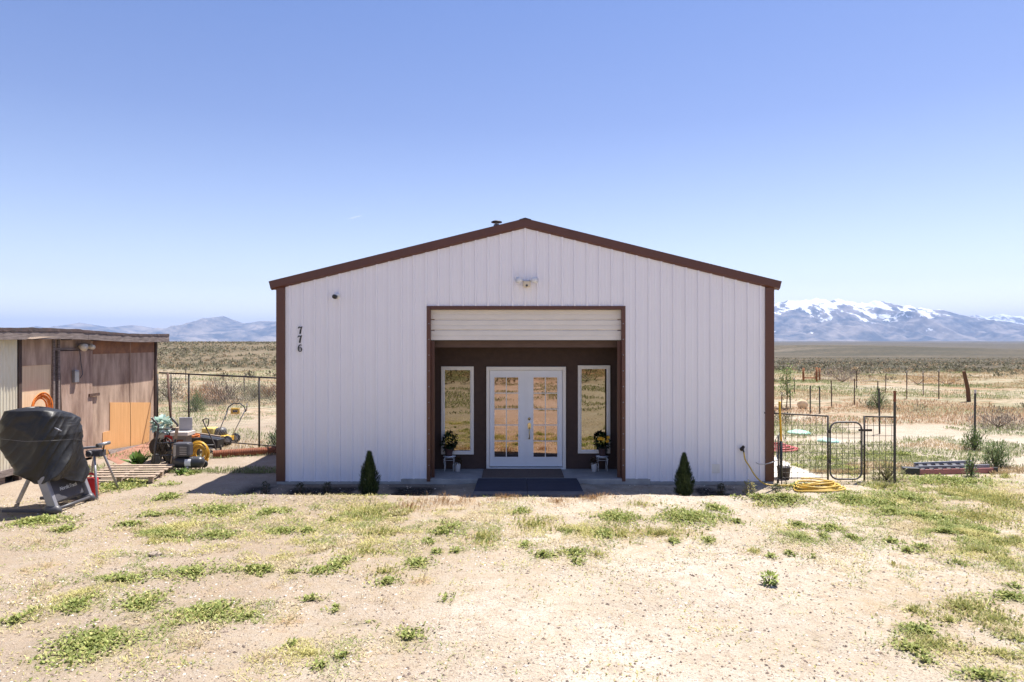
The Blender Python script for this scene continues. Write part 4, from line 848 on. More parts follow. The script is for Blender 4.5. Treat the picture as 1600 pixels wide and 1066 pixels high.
for j in range(NZ):
    for i in range(NT): fs.append((j * NT + i, j * NT + (i + 1) % NT, (j + 1) * NT + (i + 1) % NT, (j + 1) * NT + i))
n0 = len(vs); tp = np.array(vs[-NT:]).mean(0)
for s_ in (.66, .33):
    for i in range(NT): q = np.array(vs[NZ * NT + i]); vs.append(tuple(tp + (q - tp) * s_ + np.array([0, 0, .035 * (1 - s_) + .01 * math.sin(i * .3)])))
vs.append((tp[0], tp[1], tp[2] + .04))
for k in range(2):
    lo = NZ * NT + k * NT; hi = lo + NT
    for i in range(NT): fs.append((lo + i, lo + (i + 1) % NT, hi + (i + 1) % NT, hi + i))
for i in range(NT): fs.append((len(vs) - 1 - NT + i, len(vs) - 1 - NT + (i + 1) % NT, len(vs) - 1))
mb.add(vs, fs, True); cover = mb.build('cover', tarp, td)
a = P(86, 703, 10.12); mb = MB()
for p0, p1, r_ in ((P(86, 669, 10.12), P(96, 674, 10.12), .010),):
    mb.tube([p0, p0.lerp(p1, .5) + Vector((0, -.02, .01)), p1], r_, 6)
mb.build('buckle', silver, cover)
mb = MB(); sg = [P(2, 686, 10.02), P(40, 690, 10.03), P(75, 689, 10.05), P(100, 687.5, 10.2), P(118, 686, 10.6), P(134, 690, 11.0)]
mb.tube(sg, .003, 5); mb.build('tie_cord', dark_grey, cover)

# miter-saw stand, red can
ms = thing('saw_stand', (-6.9, -1.2, 0), 'folding saw stand with grey legs right of the covered treadmill', 'work stand')
hc = P(148, 706, 11.4)
for a, b_ in ((G(152, 782), hc + Vector((.02, -.05, 0))), (G(185, 765), hc + Vector((.10, .05, .0))), (G(138, 764), hc + Vector((-.05, .10, 0)))):
    a.z = gzs(a.x, a.y); MB().tube([a, b_], .019, 10).build('leg', silver, ms); 
mb = MB(); mb.box(hc.x - .10, hc.x + .14, hc.y - .09, hc.y + .09, hc.z - .07, hc.z + .03); mb.lathe([(.0, -.03), (.05, -.03), (.055, .02), (.0, .02)], (hc.x - .03, hc.y - .1, hc.z - .02), 12, 'y'); mb.build('bracket', dark_grey, ms, bevel=.008)
MB().bar(P(127, 700.5, 11.3), P(160, 698, 11.4), .05, .035).build('extension_bar', silver, ms, bevel=.004)
MB().tube([P(152, 696, 11.3), P(172, 691.5, 11.45)], .028, 14).build('roller', galv, ms)
MB().tube([P(151.5, 696.2, 11.29), P(153, 695.9, 11.31)], .029, 14).build('roller_end', black_plastic, ms)
MB().tube([P(161, 706, 11.4), P(163, 694, 11.4)], .012, 8).build('roller_post', dark_steel, ms)
rc = G(138, 777); rc.z = gzs(rc.x, rc.y); gc = thing('fuel_can', tuple(rc), 'red plastic fuel can behind the treadmill foot', 'fuel can', rz=math.radians(20))
def loc_box(x0, x1, y0, y1, z0, z1): return MB().box(x0, x1, y0, y1, z0, z1, Matrix.Translation(rc) @ Matrix.Rotation(math.radians(20), 4, 'Z'))
loc_box(-.11, .13, -.07, .12, 0, .31).build('body', red_plastic, gc, bevel=.025)
mb = MB(); MT = Matrix.Translation(rc) @ Matrix.Rotation(math.radians(20), 4, 'Z')
mb.tube([MT @ Vector(p) for p in ((-.08, .02, .29), (-.08, .02, .37), (-.05, .02, .385), (.05, .02, .385), (.09, .02, .36), (.10, .02, .29))], .018, 8); mb.build('handle', red_plastic, gc)
mb = MB(); mb.tube([MT @ Vector((-.09, .02, .30)), MT @ Vector((-.10, .02, .35)), MT @ Vector((-.2, .0, .33))], [.028, .026, .013], 10); mb.build('spout', beige, gc)

# pallet
pa = thing('pallet', (-7.2, .4, 0), 'weathered grey wooden pallet lying on the ground before the shed', 'pallet')
fr = GG(240, 756); br = GG(272, 737); ux = Vector((-1, -.03, 0)).normalized(); dv = (br - fr); dv.z = 0; Wp = 1.25
z0 = max(gzs(fr.x, fr.y), gzs(br.x, br.y)) - .01; fr.z = z0
for i in range(6):
    s_ = fr + dv * (i / 5.0) + Vector((0, 0, .125)); MB().bar(s_ + Vector((.02, 0, 0)), s_ + ux * (Wp + .02 * math.sin(i * 2)), .09, .02).build('slat', pallet_wood, pa, bevel=.003)
for i in range(3):
    for k in range(3):
        s_ = fr + ux * (.06 + (Wp - .12) * i / 2) + dv * (k / 2) + Vector((0, 0, .065)); d1 = dv.normalized() * .05
        if k == 0 or k == 2 or i != 9: MB().bar(s_ - d1 * (0 if k == 0 else 1), s_ + d1 * (2 if k == 0 else 1), .07, .085).build('block', pallet_wood, pa)
for i in range(3):
    s_ = fr + ux * (.06 + (Wp - .12) * i / 2) + Vector((0, 0, .01)); MB().bar(s_, s_ + dv, .09, .018).build('runner', pallet_wood, pa)
    s_ = s_ + Vector((0, 0, .1)); MB().bar(s_ - Vector((0, 0, 0)), s_ + dv, .08, .014).build('stringer', pallet_wood, pa)

# broad leaved plant beside the pallet
def dock(px, py, h, n_, label):
    g = GG(px, py); az = rng.random(n_) * 2 * np.pi; ti = .5 + .8 * rng.random(n_); bs = np.repeat(np.array([list(g)]), n_, 0) + rng.normal(size=(n_, 3)) * [.05, .05, 0]
    V = leaves(bs, az, ti, h * (.8 + .5 * rng.random(n_)), h * .40 * (.8 + .4 * rng.random(n_)), .25)
    o = quads('broadleaf_plant', V, tint(n_, (.05, .11, .02), (.14, .22, .05)), leaf_mat, None, tuple(g)); tag(o, label, 'plant')
dock(216, 727, .34, 17, 'big broad-leaved green weed behind the pallet'); 
dock(285, 742, .16, 22, 'low green weed at the pallet corner below the compressor')

# ------------------------------------------------------------------ junk beside the shed
ht = thing('hand_truck', (-7.2, 1.4, 0), 'dark steel hand truck standing at the shed corner', 'hand truck')
b0 = GG(240, 733); b1 = b0 + Vector((.34, .10, 0))
for p in (b0, b1):
    MB().tube([p + Vector((0, 0, .02)), p + Vector((.0, .06, .45)), p + Vector((.02, .16, .85)), p + Vector((-.06, .05, 1.02))], .024, 8).build('side_rail', grey_steel, ht)
mb = MB()
for h_ in (.25, .5, .78): mb.tube([b0 + Vector((.01, .03 + h_ * .12, h_)), b1 + Vector((.01, .03 + h_ * .12, h_))], .014, 8)
mb.build('cross_bars', grey_steel, ht)
MB().bar(b0 + Vector((.17, -.12, .02)), b0 + Vector((.17, .06, .02)), .38, .012).build('toe_plate', grey_steel, ht)
for s_ in (-.04, .38):
    MB().lathe([(.05, -.03), (.13, -.03), (.14, 0), (.13, .03), (.05, .03)], (b0.x + s_, b0.y + .16, b0.z + .14), 20, 'x').build('wheel', black_plastic, ht)
bg_ = P(252, 662, 14.6); tag(leaf_cluster('plastic_bag', tuple(bg_), (.14, .12, .10), 160, (.45, .62, .55), (.6, .72, .66), .12, .10, None, shell=.8), 'crumpled pale green bag resting on the hand truck', 'bag')
ge = thing('generator', (-7.0, 1.7, 0), 'small black engine with a round guard behind the hand truck', 'engine')
e0 = GD(262, 14.9); MB().box(e0.x - .2, e0.x + .22, e0.y - .15, e0.y + .25, e0.z + .35, e0.z + .62).build('housing', black_plastic, ge, bevel=.03)
MB().lathe([(.05, -.17), (.11, -.165), (.13, -.15)], (e0.x - .02, e0.y, e0.z + .5), 18, 'y').build('guard', galv, ge)
mb = MB()
for sx_ in (-.18, .2):
    for sy in (-.13, .22): mb.tube([(e0.x + sx_, e0.y + sy, e0.z), (e0.x + sx_, e0.y + sy, e0.z + .36)], .014, 6)
mb.tube([(e0.x - .2, e0.y - .15, e0.z + .64), (e0.x + .1, e0.y - .15, e0.z + .70), (e0.x + .26, e0.y - .1, e0.z + .66)], .014, 6); mb.build('frame', dark_steel, ge)
MB().box(e0.x + .02, e0.x + .2, e0.y - .18, e0.y - .16, e0.z + .42, e0.z + .56).build('label_plate', red_plastic, ge)
# metal box with its lid up
tb = thing('tool_chest', (-6.9, 1.9, 0), 'grey metal cabinet with an open pale lid behind the compressor', 'cabinet')
c0 = GD(284, 14.5); MB().box(c0.x - .14, c0.x + .14, c0.y - .12, c0.y + .16, c0.z, c0.z + .58).build('body', M('grey_cabinet', (.22, .19, .17), .6), tb, bevel=.008)
MB().box(c0.x - .17, c0.x + .20, c0.y - .16, c0.y + .2, c0.z + .58, c0.z + .66).build('tray', M('pale_tray', (.62, .56, .52), .6, 0, (.48, .42, .38), 7), tb, bevel=.008)
MB().box(c0.x - .12, c0.x + .16, c0.y + .12, c0.y + .15, c0.z + .66, c0.z + .94).build('lid', M('grey_lid', (.40, .40, .44), .5, .2), tb, bevel=.012)
MB().box(c0.x - .05, c0.x + .09, c0.y - .128, c0.y - .122, c0.z + .42, c0.z + .50).build('label_plate', rust, tb)
st_a = GG(268, 727); MB().bar(st_a, P(277, 668, 13.9), .055, .035).build('x2', pallet_wood); o = S.objects['x2']; o.name = 'wooden_stake'; tag(o, 'pale wooden stake leaning upright against the grey cabinet', 'stake')
# compressor
cp = thing('air_compressor', (-6.6, 1.1, 0), 'black pancake-style air compressor with a long tank on the ground', 'compressor'); cp['label'] = 'black air compressor with a horizontal tank and grey label beside the pallet'
q0 = GG(266, 736); q0.z = gzs(q0.x, q0.y); ax_ = Vector((1, .10, 0)).normalized(); cen = q0 + ax_ * .05 + Vector((0, 0, .15))
pts = [cen, cen + ax_ * .03, cen + ax_ * .09, cen + ax_ * .52, cen + ax_ * .58, cen + ax_ * .61]
MB().tube(pts, [.03, .09, .115, .115, .09, .03], 20).build('tank', M('compressor_paint', (.045, .047, .055), .35, 0, (.03, .03, .035), 7), cp)
mb = MB(); lb = []; 
for k in range(9):
    t = math.radians(-150 + k * 10 + 60); lb.append(cen + ax_ * .27 + Vector((0, -math.sin(math.radians(50 + k * 9)) * .1175, math.cos(math.radians(50 + k * 9)) * .1175)))
mb.add([tuple(v) for v in lb] + [tuple(v + ax_ * .12) for v in lb], [(i, i + 1, i + 10, i + 9) for i in range(8)]); mb.build('label_plate', white_metal, cp)
s0 = cen + ax_ * .20; MB().box(s0.x - .17, s0.x + .16, s0.y - .11, s0.y + .11, s0.z + .12, s0.z + .40).build('shroud', dark_grey, cp, bevel=.045)
mb = MB()
for k in range(5): mb.box(s0.x - .02 + .0, s0.x + .12, s0.y - .118, s0.y - .112, s0.z + .17 + k * .035, s0.z + .185 + k * .035)
mb.box(s0.x - .14, s0.x - .09, s0.y - .12, s0.y - .112, s0.z + .14, s0.z + .36); mb.build('grille', galv, cp)
MB().lathe([(.0, -.02), (.03, -.02), (.035, .02), (.0, .02)], tuple(cen + ax_ * .33 + Vector((0, -.12, -.10))), 12, 'y').build('drain_foot', galv, cp)
MB().lathe([(.02, -.02), (.07, -.02), (.075, 0), (.07, .02), (.02, .02)], tuple(cen + ax_ * .55 + Vector((0, .12, -.06))), 16, 'y').build('wheel', black_plastic, cp)
# yellow cord coil
cc = GD(311, 14.3); mb = MB(); path = []
for i in range(11 * 20):
    t = i / 20 * 2 * math.pi; k = i / 20; r_ = .085 + .012 * k; path.append((cc.x + r_ * math.cos(t), cc.y + .04 * math.sin(k * 1.9 + t * .3), cc.z + .25 + r_ * 1.15 * math.sin(t + .2 * math.sin(k))))
mb.tube(path, .014, 6); tag(mb.build('hose_coil', M('golden_hose', (.70, .40, .04), .5, 0, (.55, .30, .03), 14)), 'upright coil of golden yellow hose right of the compressor', 'hose')
bk = thing('bucket', tuple(GD(303, 15.2)), 'black bucket full of orange cord behind the yellow coil', 'bucket'); k0 = GD(303, 15.2)
MB().lathe([(.0, 0), (.12, 0), (.15, .42), (.158, .42), (.158, .45), (.145, .45), (.13, .3), (.0, .3)], tuple(k0), 20).build('pail', black_plastic, bk)
mb = MB(); path = [(k0.x + (.09 + .03 * math.sin(k * .7)) * math.cos(k * .35), k0.y + (.09 + .03 * math.sin(k * .7)) * math.sin(k * .35), k0.z + .42 + .002 * k % .09) for k in range(70)]
mb.tube(path, .012, 6); tag(mb.build('orange_rope', orange), 'tangle of orange cord heaped in the black bucket', 'cord')
# long planter / trough
tr = thing('trough', (-6.9, 3.4, 0), 'long black trough with a pale rim behind the bucket', 'trough'); a = GD(300, 16.0); b_ = GD(345, 15.9); a.z += .45; b_.z += .36
MB().bar(a - Vector((0, 0, .16)), b_ - Vector((0, 0, .16)), .3, .22).build('basin', black_plastic, tr, bevel=.02)
MB().bar(a, b_, .05, .03).build('rim', pallet_wood, tr)
mb = MB()
for p in (a, b_): mb.tube([p - Vector((0, 0, .2)), Vector((p.x, p.y, gzs(p.x, p.y)))], .02, 6)
mb.build('legs', dark_steel, tr)
# mower
mw = thing('lawn_mower', (-7.0, 4.4, 0), 'yellow push mower with a tall folded handle behind the chain-link fence', 'lawn mower')
m0 = GD(345, 17.1); mx, my, mz = m0
mb = MB(); mb.lathe([(.0, .24), (.16, .235), (.22, .20), (.25, .14), (.26, .08)], (mx, my, mz), 20); mb.box(mx - .12, mx + .25, my - .22, my + .22, mz + .08, mz + .19); mb.build('deck', yellow, mw, bevel=.01)
MB().lathe([(.0, .42), (.10, .41), (.14, .36), (.15, .24)], (mx, my, mz), 18).build('motor', dark_grey, mw)
MB().box(mx - .42, mx - .12, my - .16, my + .16, mz + .22, mz + .42).build('grass_catcher', M('pale_yellow', (.70, .55, .16), .6), mw, bevel=.03)
for sx_, sy in ((-.2, -.25), (-.2, .25), (.27, -.25), (.27, .25)):
    wh = MB().lathe([(.03, -.022), (.115, -.022), (.125, 0), (.115, .022), (.03, .022)], (mx + sx_, my + sy, mz + .125), 20, 'y').build('wheel', black_plastic, mw)
    MB().lathe([(.01, -.03), (.06, -.028), (.07, -.024)], (mx + sx_, my + sy, mz + .125), 16, 'y').build('hub', galv, wh)
h0 = P(356, 641, 17.1); h1 = P(383, 641, 17.2)
MB().tube([(mx - .02, my - .2, mz + .2), h0.lerp(Vector((mx - .02, my - .2, mz + .2)), .4), h0], .013, 8).build('handle_tube', galv, mw)
MB().tube([(mx + .25, my + .1, mz + .2), h1.lerp(Vector((mx + .25, my + .1, mz + .2)), .4), h1], .013, 8).build('handle_tube', galv, mw)
MB().tube([P(354, 644, 17.1), P(357, 636, 17.1), P(365, 630.5, 17.1), P(375, 630.5, 17.1), P(382, 636, 17.1), P(384, 644, 17.1)], .016, 8).build('handle_bar', black_plastic, mw)
a = P(361, 637.5, 17.08); b_ = P(374, 647, 17.08); MB().box(a.x, b_.x, a.y - .05, a.y + .05, b_.z, a.z).build('control_box', yellow, mw, bevel=.02)
a = P(365, 641, 17.0); b_ = P(371, 644, 17.0); MB().box(a.x, b_.x, my - .15, my - .10, b_.z, a.z).build('switch', black_plastic, mw)
# string trimmer with a D handle
tm = thing('string_trimmer', (-6.9, 2.8, 0), 'black long-handled trimmer with a loop grip leaning by the fence', 'trimmer')
a = P(340, 713, 15.4); a.z = gzs(a.x, a.y) + .04; b_ = P(322, 668, 15.6); MB().tube([a, P(334, 692, 15.5), b_, P(317, 657, 15.6)], .015, 8).build('shaft', dark_steel, tm)
MB().tube([P(316.5, 657, 15.6), P(320, 654.5, 15.6), P(326, 654.5, 15.6), P(326, 661, 15.6), P(324, 667, 15.6)], .013, 8).build('grip', black_plastic, tm)
MB().lathe([(.0, 0), (.10, 0), (.11, .05), (.05, .12), (.0, .12)], (a.x, a.y, a.z - .03), 16).build('cutting_head', black_plastic, tm)
# rusty twisted pipe
mb = MB(); a = GG(333, 715.5); b_ = GD(436, 15.6); a.z += .09; b_.z += .09; m_ = 90; path = [a.lerp(b_, i / m_) for i in range(m_ + 1)]; mb.tube(path, [.075 + .012 * (i % 3 == 0) for i in range(m_ + 1)], 14)
tag(mb.build('rusty_pipe', rust), 'rust red ribbed pipe lying along the foot of the chain-link fence', 'pipe')
mb = MB(); a = GD(322, 15.6); path = [a + Vector((.15 * math.cos(t * 1.3), .12 * math.sin(t), .02 + .012 * t)) for t in np.linspace(0, 16, 60)]; mb.tube(path, .012, 6)
tag(mb.build('wire_bundle', dark_grey), 'small tangle of grey wire on the ground under the trimmer', 'wire')
tyre = GD(243, 15.4); MB().lathe([(.11, -.07), (.19, -.08), (.225, -.05), (.23, 0), (.225, .05), (.19, .08), (.11, .07)], (tyre.x + .1, tyre.y, tyre.z + .22), 26, 'y').build('x3', black_plastic); o = S.objects['x3']; o.name = 'tyre'; tag(o, 'black tyre leaning behind the hand truck at the shed foot', 'tyre')

# ------------------------------------------------------------------ chain-link fence, left
cf = thing('chain_link_fence', (-6.5, 4.2, 0), 'dark chain-link fence between the shed and the building', 'fence')
fa = Vector((-9.1, 5.0)); fb = Vector((-4.36, 3.0))
def fpt(px):
    # intersection of the view line with the fence line
    k = (px - 800) / F; dx_, dy_ = fb - fa; t = (k * (fa.y - CY) - fa.x) / (dx_ - k * dy_); return fa + (fb - fa) * t
def post(px, ztop, name, parent, r=.022, mat=dark_steel):
    q = fpt(px); z0 = gzs(q.x, q.y); return MB().tube([(q.x, q.y, z0 - .1), (q.x, q.y, ztop)], r, 10).build(name, mat, parent)
for px in (246, 295, 405): post(px, 1.74, 'post', cf)
q0 = Vector((fa.x, fa.y, 1.77)); q1 = Vector((fb.x, fb.y, 1.70)); MB().tube([q0, q1], .020, 10).build('top_rail', dark_steel, cf)
MB().tube([(fa.x, fa.y, .12), (fb.x, fb.y, .10)], .014, 8).build('bottom_rail', dark_steel, cf)
mb = MB(); Lf = (fb - fa).length; H0, H1 = .12, 1.74; hh = H1 - H0; sp_ = .085; k = -int(hh / sp_) - 1; uf = (fb - fa).normalized()
def seg(s0, z0, s1, z1):
    if s1 < 0 or s0 > Lf: return
    if s0 < 0: z0 += (z1 - z0) * (0 - s0) / (s1 - s0); s0 = 0
    if s1 > Lf: z1 = z0 + (z1 - z0) * (Lf - s0) / (s1 - s0); s1 = Lf
    a = fa + uf * s0; b_ = fa + uf * s1; mb.tube([(a.x, a.y, z0), (b_.x, b_.y, z1)], .0013, 3, smooth=False)
while k * sp_ < Lf:
    seg(k * sp_, H0, k * sp_ + hh, H1); seg(k * sp_, H1, k * sp_ + hh, H0); k += 1
mb.build('wire_mesh', galv, cf)
# loose poles near the shed corner
lp = [(P(246, 576, 17.4), P(268, 662, 16.6)), ]
a, b_ = P(262, 583, 16.9), GD(270, 16.6); MB().tube([b_, a], .03, 8).build('x4', rust_dark); o = S.objects['x4']; o.name = 'leaning_pole'; tag(o, 'grey pole leaning against the fence beside the shed corner', 'pole')

# ------------------------------------------------------------------ right fence of welded wire, with its gate
def wirepanel(name, label, x0, x1, ztop, zb, parent_extra=None, bottom=True, dens=.15):
    t = thing(name, ((x0 + x1) / 2, 0, 0), label, 'fence'); z0 = gzs((x0 + x1) / 2, 0) + .02
    MB().tube([(x0, 0, ztop), (x1, 0, zb)], .014, 8).build('top_rail', dark_steel, t)
    mb = MB(); x_ = x0 + dens * .4
    while x_ < x1 - .02: mb.tube([(x_, .012, z0 + .02), (x_ + .004, .012, ztop + (zb - ztop) * (x_ - x0) / (x1 - x0))],   .0042, 4, smooth=False); x_ += dens * .75
    z_ = z0 + .05; k = 0
    while z_ < min(ztop, zb) - .03: mb.tube([(x0, .012, z_), (x1, .012, z_)], .0040, 4, smooth=False); z_ += .09 + .016 * k; k += 1
    mb.build('wire_mesh', galv if False else dark_steel, t); return t
fx = lambda px, d=12.6: (px - 800) * d / F
zt = CZ - (647 - 533) * 12.6 / F
w1 = wirepanel('wire_fence', 'welded wire fence panel between the building corner and the small gate', 4.66, fx(1294), zt + .02, CZ - (650.5 - 533) * 12.6 / F)
MB().tube([(fx(1294), 0, -.05), (fx(1294), 0, CZ - (650 - 533) * 12.6 / F)], .018, 8).build('post', dark_steel, w1)
MB().tube([(fx(1216), -.01, -.05), (fx(1216), -.01, .85)], .016, 8).build('post', dark_steel, w1)
w2 = wirepanel('wire_fence', 'welded wire fence panel between the gate and the tall dark post', fx(1351), fx(1398), CZ - (651 - 533) * 12.6 / F, CZ - (652 - 533) * 12.6 / F)
MB().tube([(fx(1351), 0, -.05), (fx(1351), 0, CZ - (650 - 533) * 12.6 / F)], .018, 8).build('post', dark_steel, w2)
gt = thing('garden_gate', (fx(1322), 0, 0), 'small wire gate with rounded corners and a curved pipe frame', 'gate')
x0, x1, z0, z1 = fx(1297.5), fx(1347), CZ - (749 - 533) * 12.6 / F, CZ - (660 - 533) * 12.6 / F; r_ = .14; path = []
for cx_, cz_, a0 in ((x1 - r_, z1 - r_, 0), (x0 + r_, z1 - r_, 90), (x0 + r_, z0 + r_, 180), (x1 - r_, z0 + r_, 270)):
    for k in range(7): t = math.radians(a0 + k * 15); path.append((cx_ + r_ * math.cos(t), 0, cz_ + r_ * math.sin(t)))
MB().tube(path, .016, 8, closed=True).build('frame', grey_steel, gt)
mb = MB(); k = 1
while x0 + k * .112 < x1: e_ = max(0, r_ - min(k * .112, x1 - x0 - k * .112)); mb.tube([(x0 + k * .112, 0, z0 + e_ * .5), (x0 + k * .112, 0, z1 - e_ * .5)],   .0042, 4, smooth=False); k += 1
k = 1
while z0 + k * .095 < z1 - .02: mb.tube([(x0, 0, z0 + k * .095), (x1, 0, z0 + k * .095)], .0040, 4, smooth=False); k += 1
mb.build('wire_mesh', dark_steel, gt)
MB().box(fx(1341), fx(1362), -.03, -.015, CZ - (674 - 533) * 12.6 / F, CZ - (670.5 - 533) * 12.6 / F).build('latch', dark_steel, gt)
for zz_ in (.92, .36): MB().box(fx(1293), fx(1298), -.03, .01, zz_ - .03, zz_ + .03).build('hinge', dark_steel, gt)
# the posts of the wire fence beyond: px, top, bottom, kind
POSTS = [(1398,628,755,'d'),(1266,603,647,'d'),(1281,604,647,'d'),(1299.5,597,639,'r'),(1335,595,636,'r'),(1338.5,587,616,'r'),(1371,599,632,'r'),(1374.5,607,678,'d'),(1383.7,590,619,'r'),
(1417,587,627,'r'),(1442.7,586,621.5,'r'),(1467,584,627,'r'),(1523,615,702,'d'),(1295,584,594,'r'),(1234.7,576,597,'d'),(1234.7,616,639,'d'),(1221,618,640,'r'),(1241.5,600,622,'r')]
PL = {0:'tall dark post with a rusty tip at the end of the wire fence',1:'dark steel post left of the grey sleeve post, behind the wire fence',2:'dark steel post right of its neighbour behind the wire fence',7:'dark steel post just right of the gate, standing in the dry grass',
12:'lone dark post standing beyond the ladder in green weeds',14:'distant thin dark post left of the orange timber frame'}
gsh = 'thin rusty steel post of the distant fence line'
PL.update({3:'thin rusty post above the left part of the small gate, first of the row',4:'thin rusty post second in the row, with a taller neighbour just behind it',5:'thin rusty post standing close behind the second post of the row',
6:'thin rusty post behind the grey green bush, beside a dark post',8:'short thin rusty post just right of the dark post in dry grass',9:'rusty post with a pale tip, leftmost of the three right of the gate',10:'thin pale-tipped post, middle and farthest of the three right of the gate',
11:'rusty post with a pale tip nearest the leaning timber post',13:'tiny far post right of the orange timber frame',15:'short dark stake beside the sapling',16:'short rusty stake left of the sapling stem',17:'short rusty stake right of the sapling stem'})
PM=['thin dark post nearest the shed, seen through the chain-link','short far post seen just left of the second chain-link post','thin dark post right of the mower, seen through the chain-link','short rusty stake in the grass right of the mower handle']
def tpost(px, top, bot, kind, label, group):
    d = CZ * F / (bot - 533); base = GD(px, d); h = (bot - top) * d / F; t = thing('fence_post', tuple(base), label, 'fence post', group)
    m_ = green_post if kind == 'd' else rust_dark; lean = .02 * math.sin(px)
    w_ = .045 if kind == 'd' else .04; tp_ = base + Vector((lean, 0, h))
    mb = MB(); mb.bar(base - Vector((0, 0, .1)), tp_, w_, .008, (0, 1, 0)); mb.bar(base + Vector((0, .02, -.1)), tp_ + Vector((0, .02, 0)), .008, .038, (0, 1, 0)); mb.build('stake', m_, t)
    tipm = rust if px == 1398 else M('pale_tip', (.55, .5, .46), .7); k_ = .20 if px == 1398 else .09
    if px == 1398 or px > 1400 or px < 1250: MB().bar(tp_ - Vector((0, 0, .0)), tp_ + Vector((0, 0, k_)), w_ * 1.02, .014, (0, 1, 0)).build('tip', tipm, t)
for i, (px, a, b_, k) in enumerate(POSTS):
    if i in PL: tpost(px, a, b_, k, PL[i], 'steel posts behind the wire fence')
    else: tpost(px, a, b_, k, gsh, 'thin rusty posts of the distant fence line')
for i, (px, a, b_) in enumerate(((267.5,587,642),(290,581,600),(382,592,620),(385,632,640))):
    tpost(px, a, b_, 'd' if i < 3 else 'r', PM[i], 'posts beyond the chain-link fence')
# leaning timber post
base = GG(1514, 630); d = base.y - CY; tp_ = P(1506, 580, d); mb = MB(); path = [base - Vector((0, 0, .1)), base.lerp(tp_, .4) + Vector((.04, 0, 0)), base.lerp(tp_, .7) + Vector((.02, 0, 0)), tp_]; mb.tube(path, [.085, .08, .075, .07], 10, smooth=False)
tag(mb.build('timber_post', M('dark_orange_wood', (.16, .075, .03), .85, 0, (.10, .05, .025), 8)), 'stout weathered timber post leaning left on the right of the range', 'post')
# timber H frame
hf = thing('fence_brace', tuple(GD(1267, 37.2)), 'orange timber frame of three posts and a rail at the far fence', 'fence brace')
for px, t_ in ((1255.3, 575), (1276, 574), (1280.5, 575)):
    base = GD(px, 37.2 if px != 1280.5 else 38.4); tp_ = P(px, t_, base.y - CY); MB().tube([base - Vector((0, 0, .1)), tp_], .055, 10).build('post', orange_wood, hf)
a = P(1255.3, 590.5, 37.2); b_ = P(1276, 590.5, 37.2); MB().tube([a, b_], .035, 8).build('rail', orange_wood, hf)
a = GG(1254, 640); MB().lathe([(.0, -.1), (.17, -.1), (.18, 0), (.17, .1), (.0, .1)], (a.x, a.y, a.z + .17), 18, 'y').build('x5', plywood_pale); o = S.objects['x5']; o.name = 'wood_round'; tag(o, 'small round of sawn wood standing on edge in the back yard', 'log')
# line wires of the far fences
def wires(pa, pb, hs, lab):
    mb = MB(); a = GD(*pa); b_ = GD(*pb)
    for h_ in hs: mb.tube([a + Vector((0, 0, h_)), a.lerp(b_, .5) + Vector((0, 0, h_ - .01)), b_ + Vector((0, 0, h_))], .004, 3, smooth=False)
    tag(mb.build('fence_wire', galv), lab, 'fence wire')
wires((1335, 27), (1371, 28), (.3, .6, .9), 'thin strands of wire between two rusty posts of the field')
wires((1383.7, 32), (1467, 29.5), (.3, .6, .95), 'thin strands of wire between the right rusty posts')
# sapling
sp0 = GD(1229, 25.9); sg = thing('sapling', tuple(sp0), 'thin young tree with sparse pale leaves right of the building', 'tree')
mb = MB(); top = P(1229, 577, 25.9); mb.tube([sp0, sp0.lerp(top, .5) + Vector((.04, 0, 0)), top], [.022, .014, .005], 6); cr = []
for k in range(16):
    f = .25 + .72 * k / 16; p = sp0.lerp(top, f); a = k * 2.4; e_ = p + Vector((math.cos(a) * .32 * (1.1 - f * .6), math.sin(a) * .3, .22)); mb.tube([p, e_], [.006, .003], 4); cr.append((p, e_))
mb.build('trunk', bark, sg); bs = []
for p, e_ in cr:
    for _ in range(34): bs.append(list(p.lerp(e_, .25 + .85 * random.random()) + Vector((random.gauss(0, .06), random.gauss(0, .06), random.gauss(0, .06)))))
bs = np.array(bs); n_ = len(bs); V = leaves(bs, rng.random(n_) * 6.28, rng.normal(size=n_) * .5, .07 + .05 * rng.random(n_), .035 + .02 * rng.random(n_), .2); quads('crown', V, tint(n_, (.14, .20, .06), (.28, .33, .13)), leaf_mat, sg, tuple(sg.location)).location = (0, 0, 0)
# tool leaning at the corner
dg_ = thing('digging_tool', (4.9, -.06, 0), 'long tool with a yellow handle standing at the right building corner', 'tool')
a = Vector((fx(1221, 12.4), -.2, 0)); MB().tube([a + Vector((0, 0, .76)), Vector((fx(1218.5, 12.4), -.2, 1.42)), Vector((fx(1218.5, 12.4), -.2, 1.49))], [.018, .020, .024], 10).build('handle', yellow, dg_)
MB().tube([a + Vector((.0, 0, .08)), a + Vector((0, 0, .77))], .024, 10).build('shaft', black_plastic, dg_)
for s_ in (-1, 0, 1): MB().tube([a + Vector((0, 0, .12)), a + Vector((s_ * .07, -.02, .08)), a + Vector((s_ * .09, -.02, -.02))], .010, 6).build('tine', dark_steel, dg_)
a = Vector((fx(1215, 12.9), .25, gzs(5, .25))); jb = thing('bucket', tuple(a + Vector((.12, 0, 0))), 'dark bucket of oddments behind the wire at the building corner', 'bucket')
MB().lathe([(.0, 0), (.10, 0), (.125, .22), (.13, .23), (.12, .23), (.1, .12), (.0, .12)], (a.x + .10, a.y, a.z), 18).build('pail', dark_steel, jb); mb = MB()
for k in range(7): mb.tube([(a.x + .1, a.y, a.z + .12), (a.x + .1 + .12 * math.cos(k * 1.1), a.y + .1 * math.sin(k * 1.1), a.z + .28 + .05 * math.sin(k * 3))], .008, 5)
mb.build('contents', galv, jb)
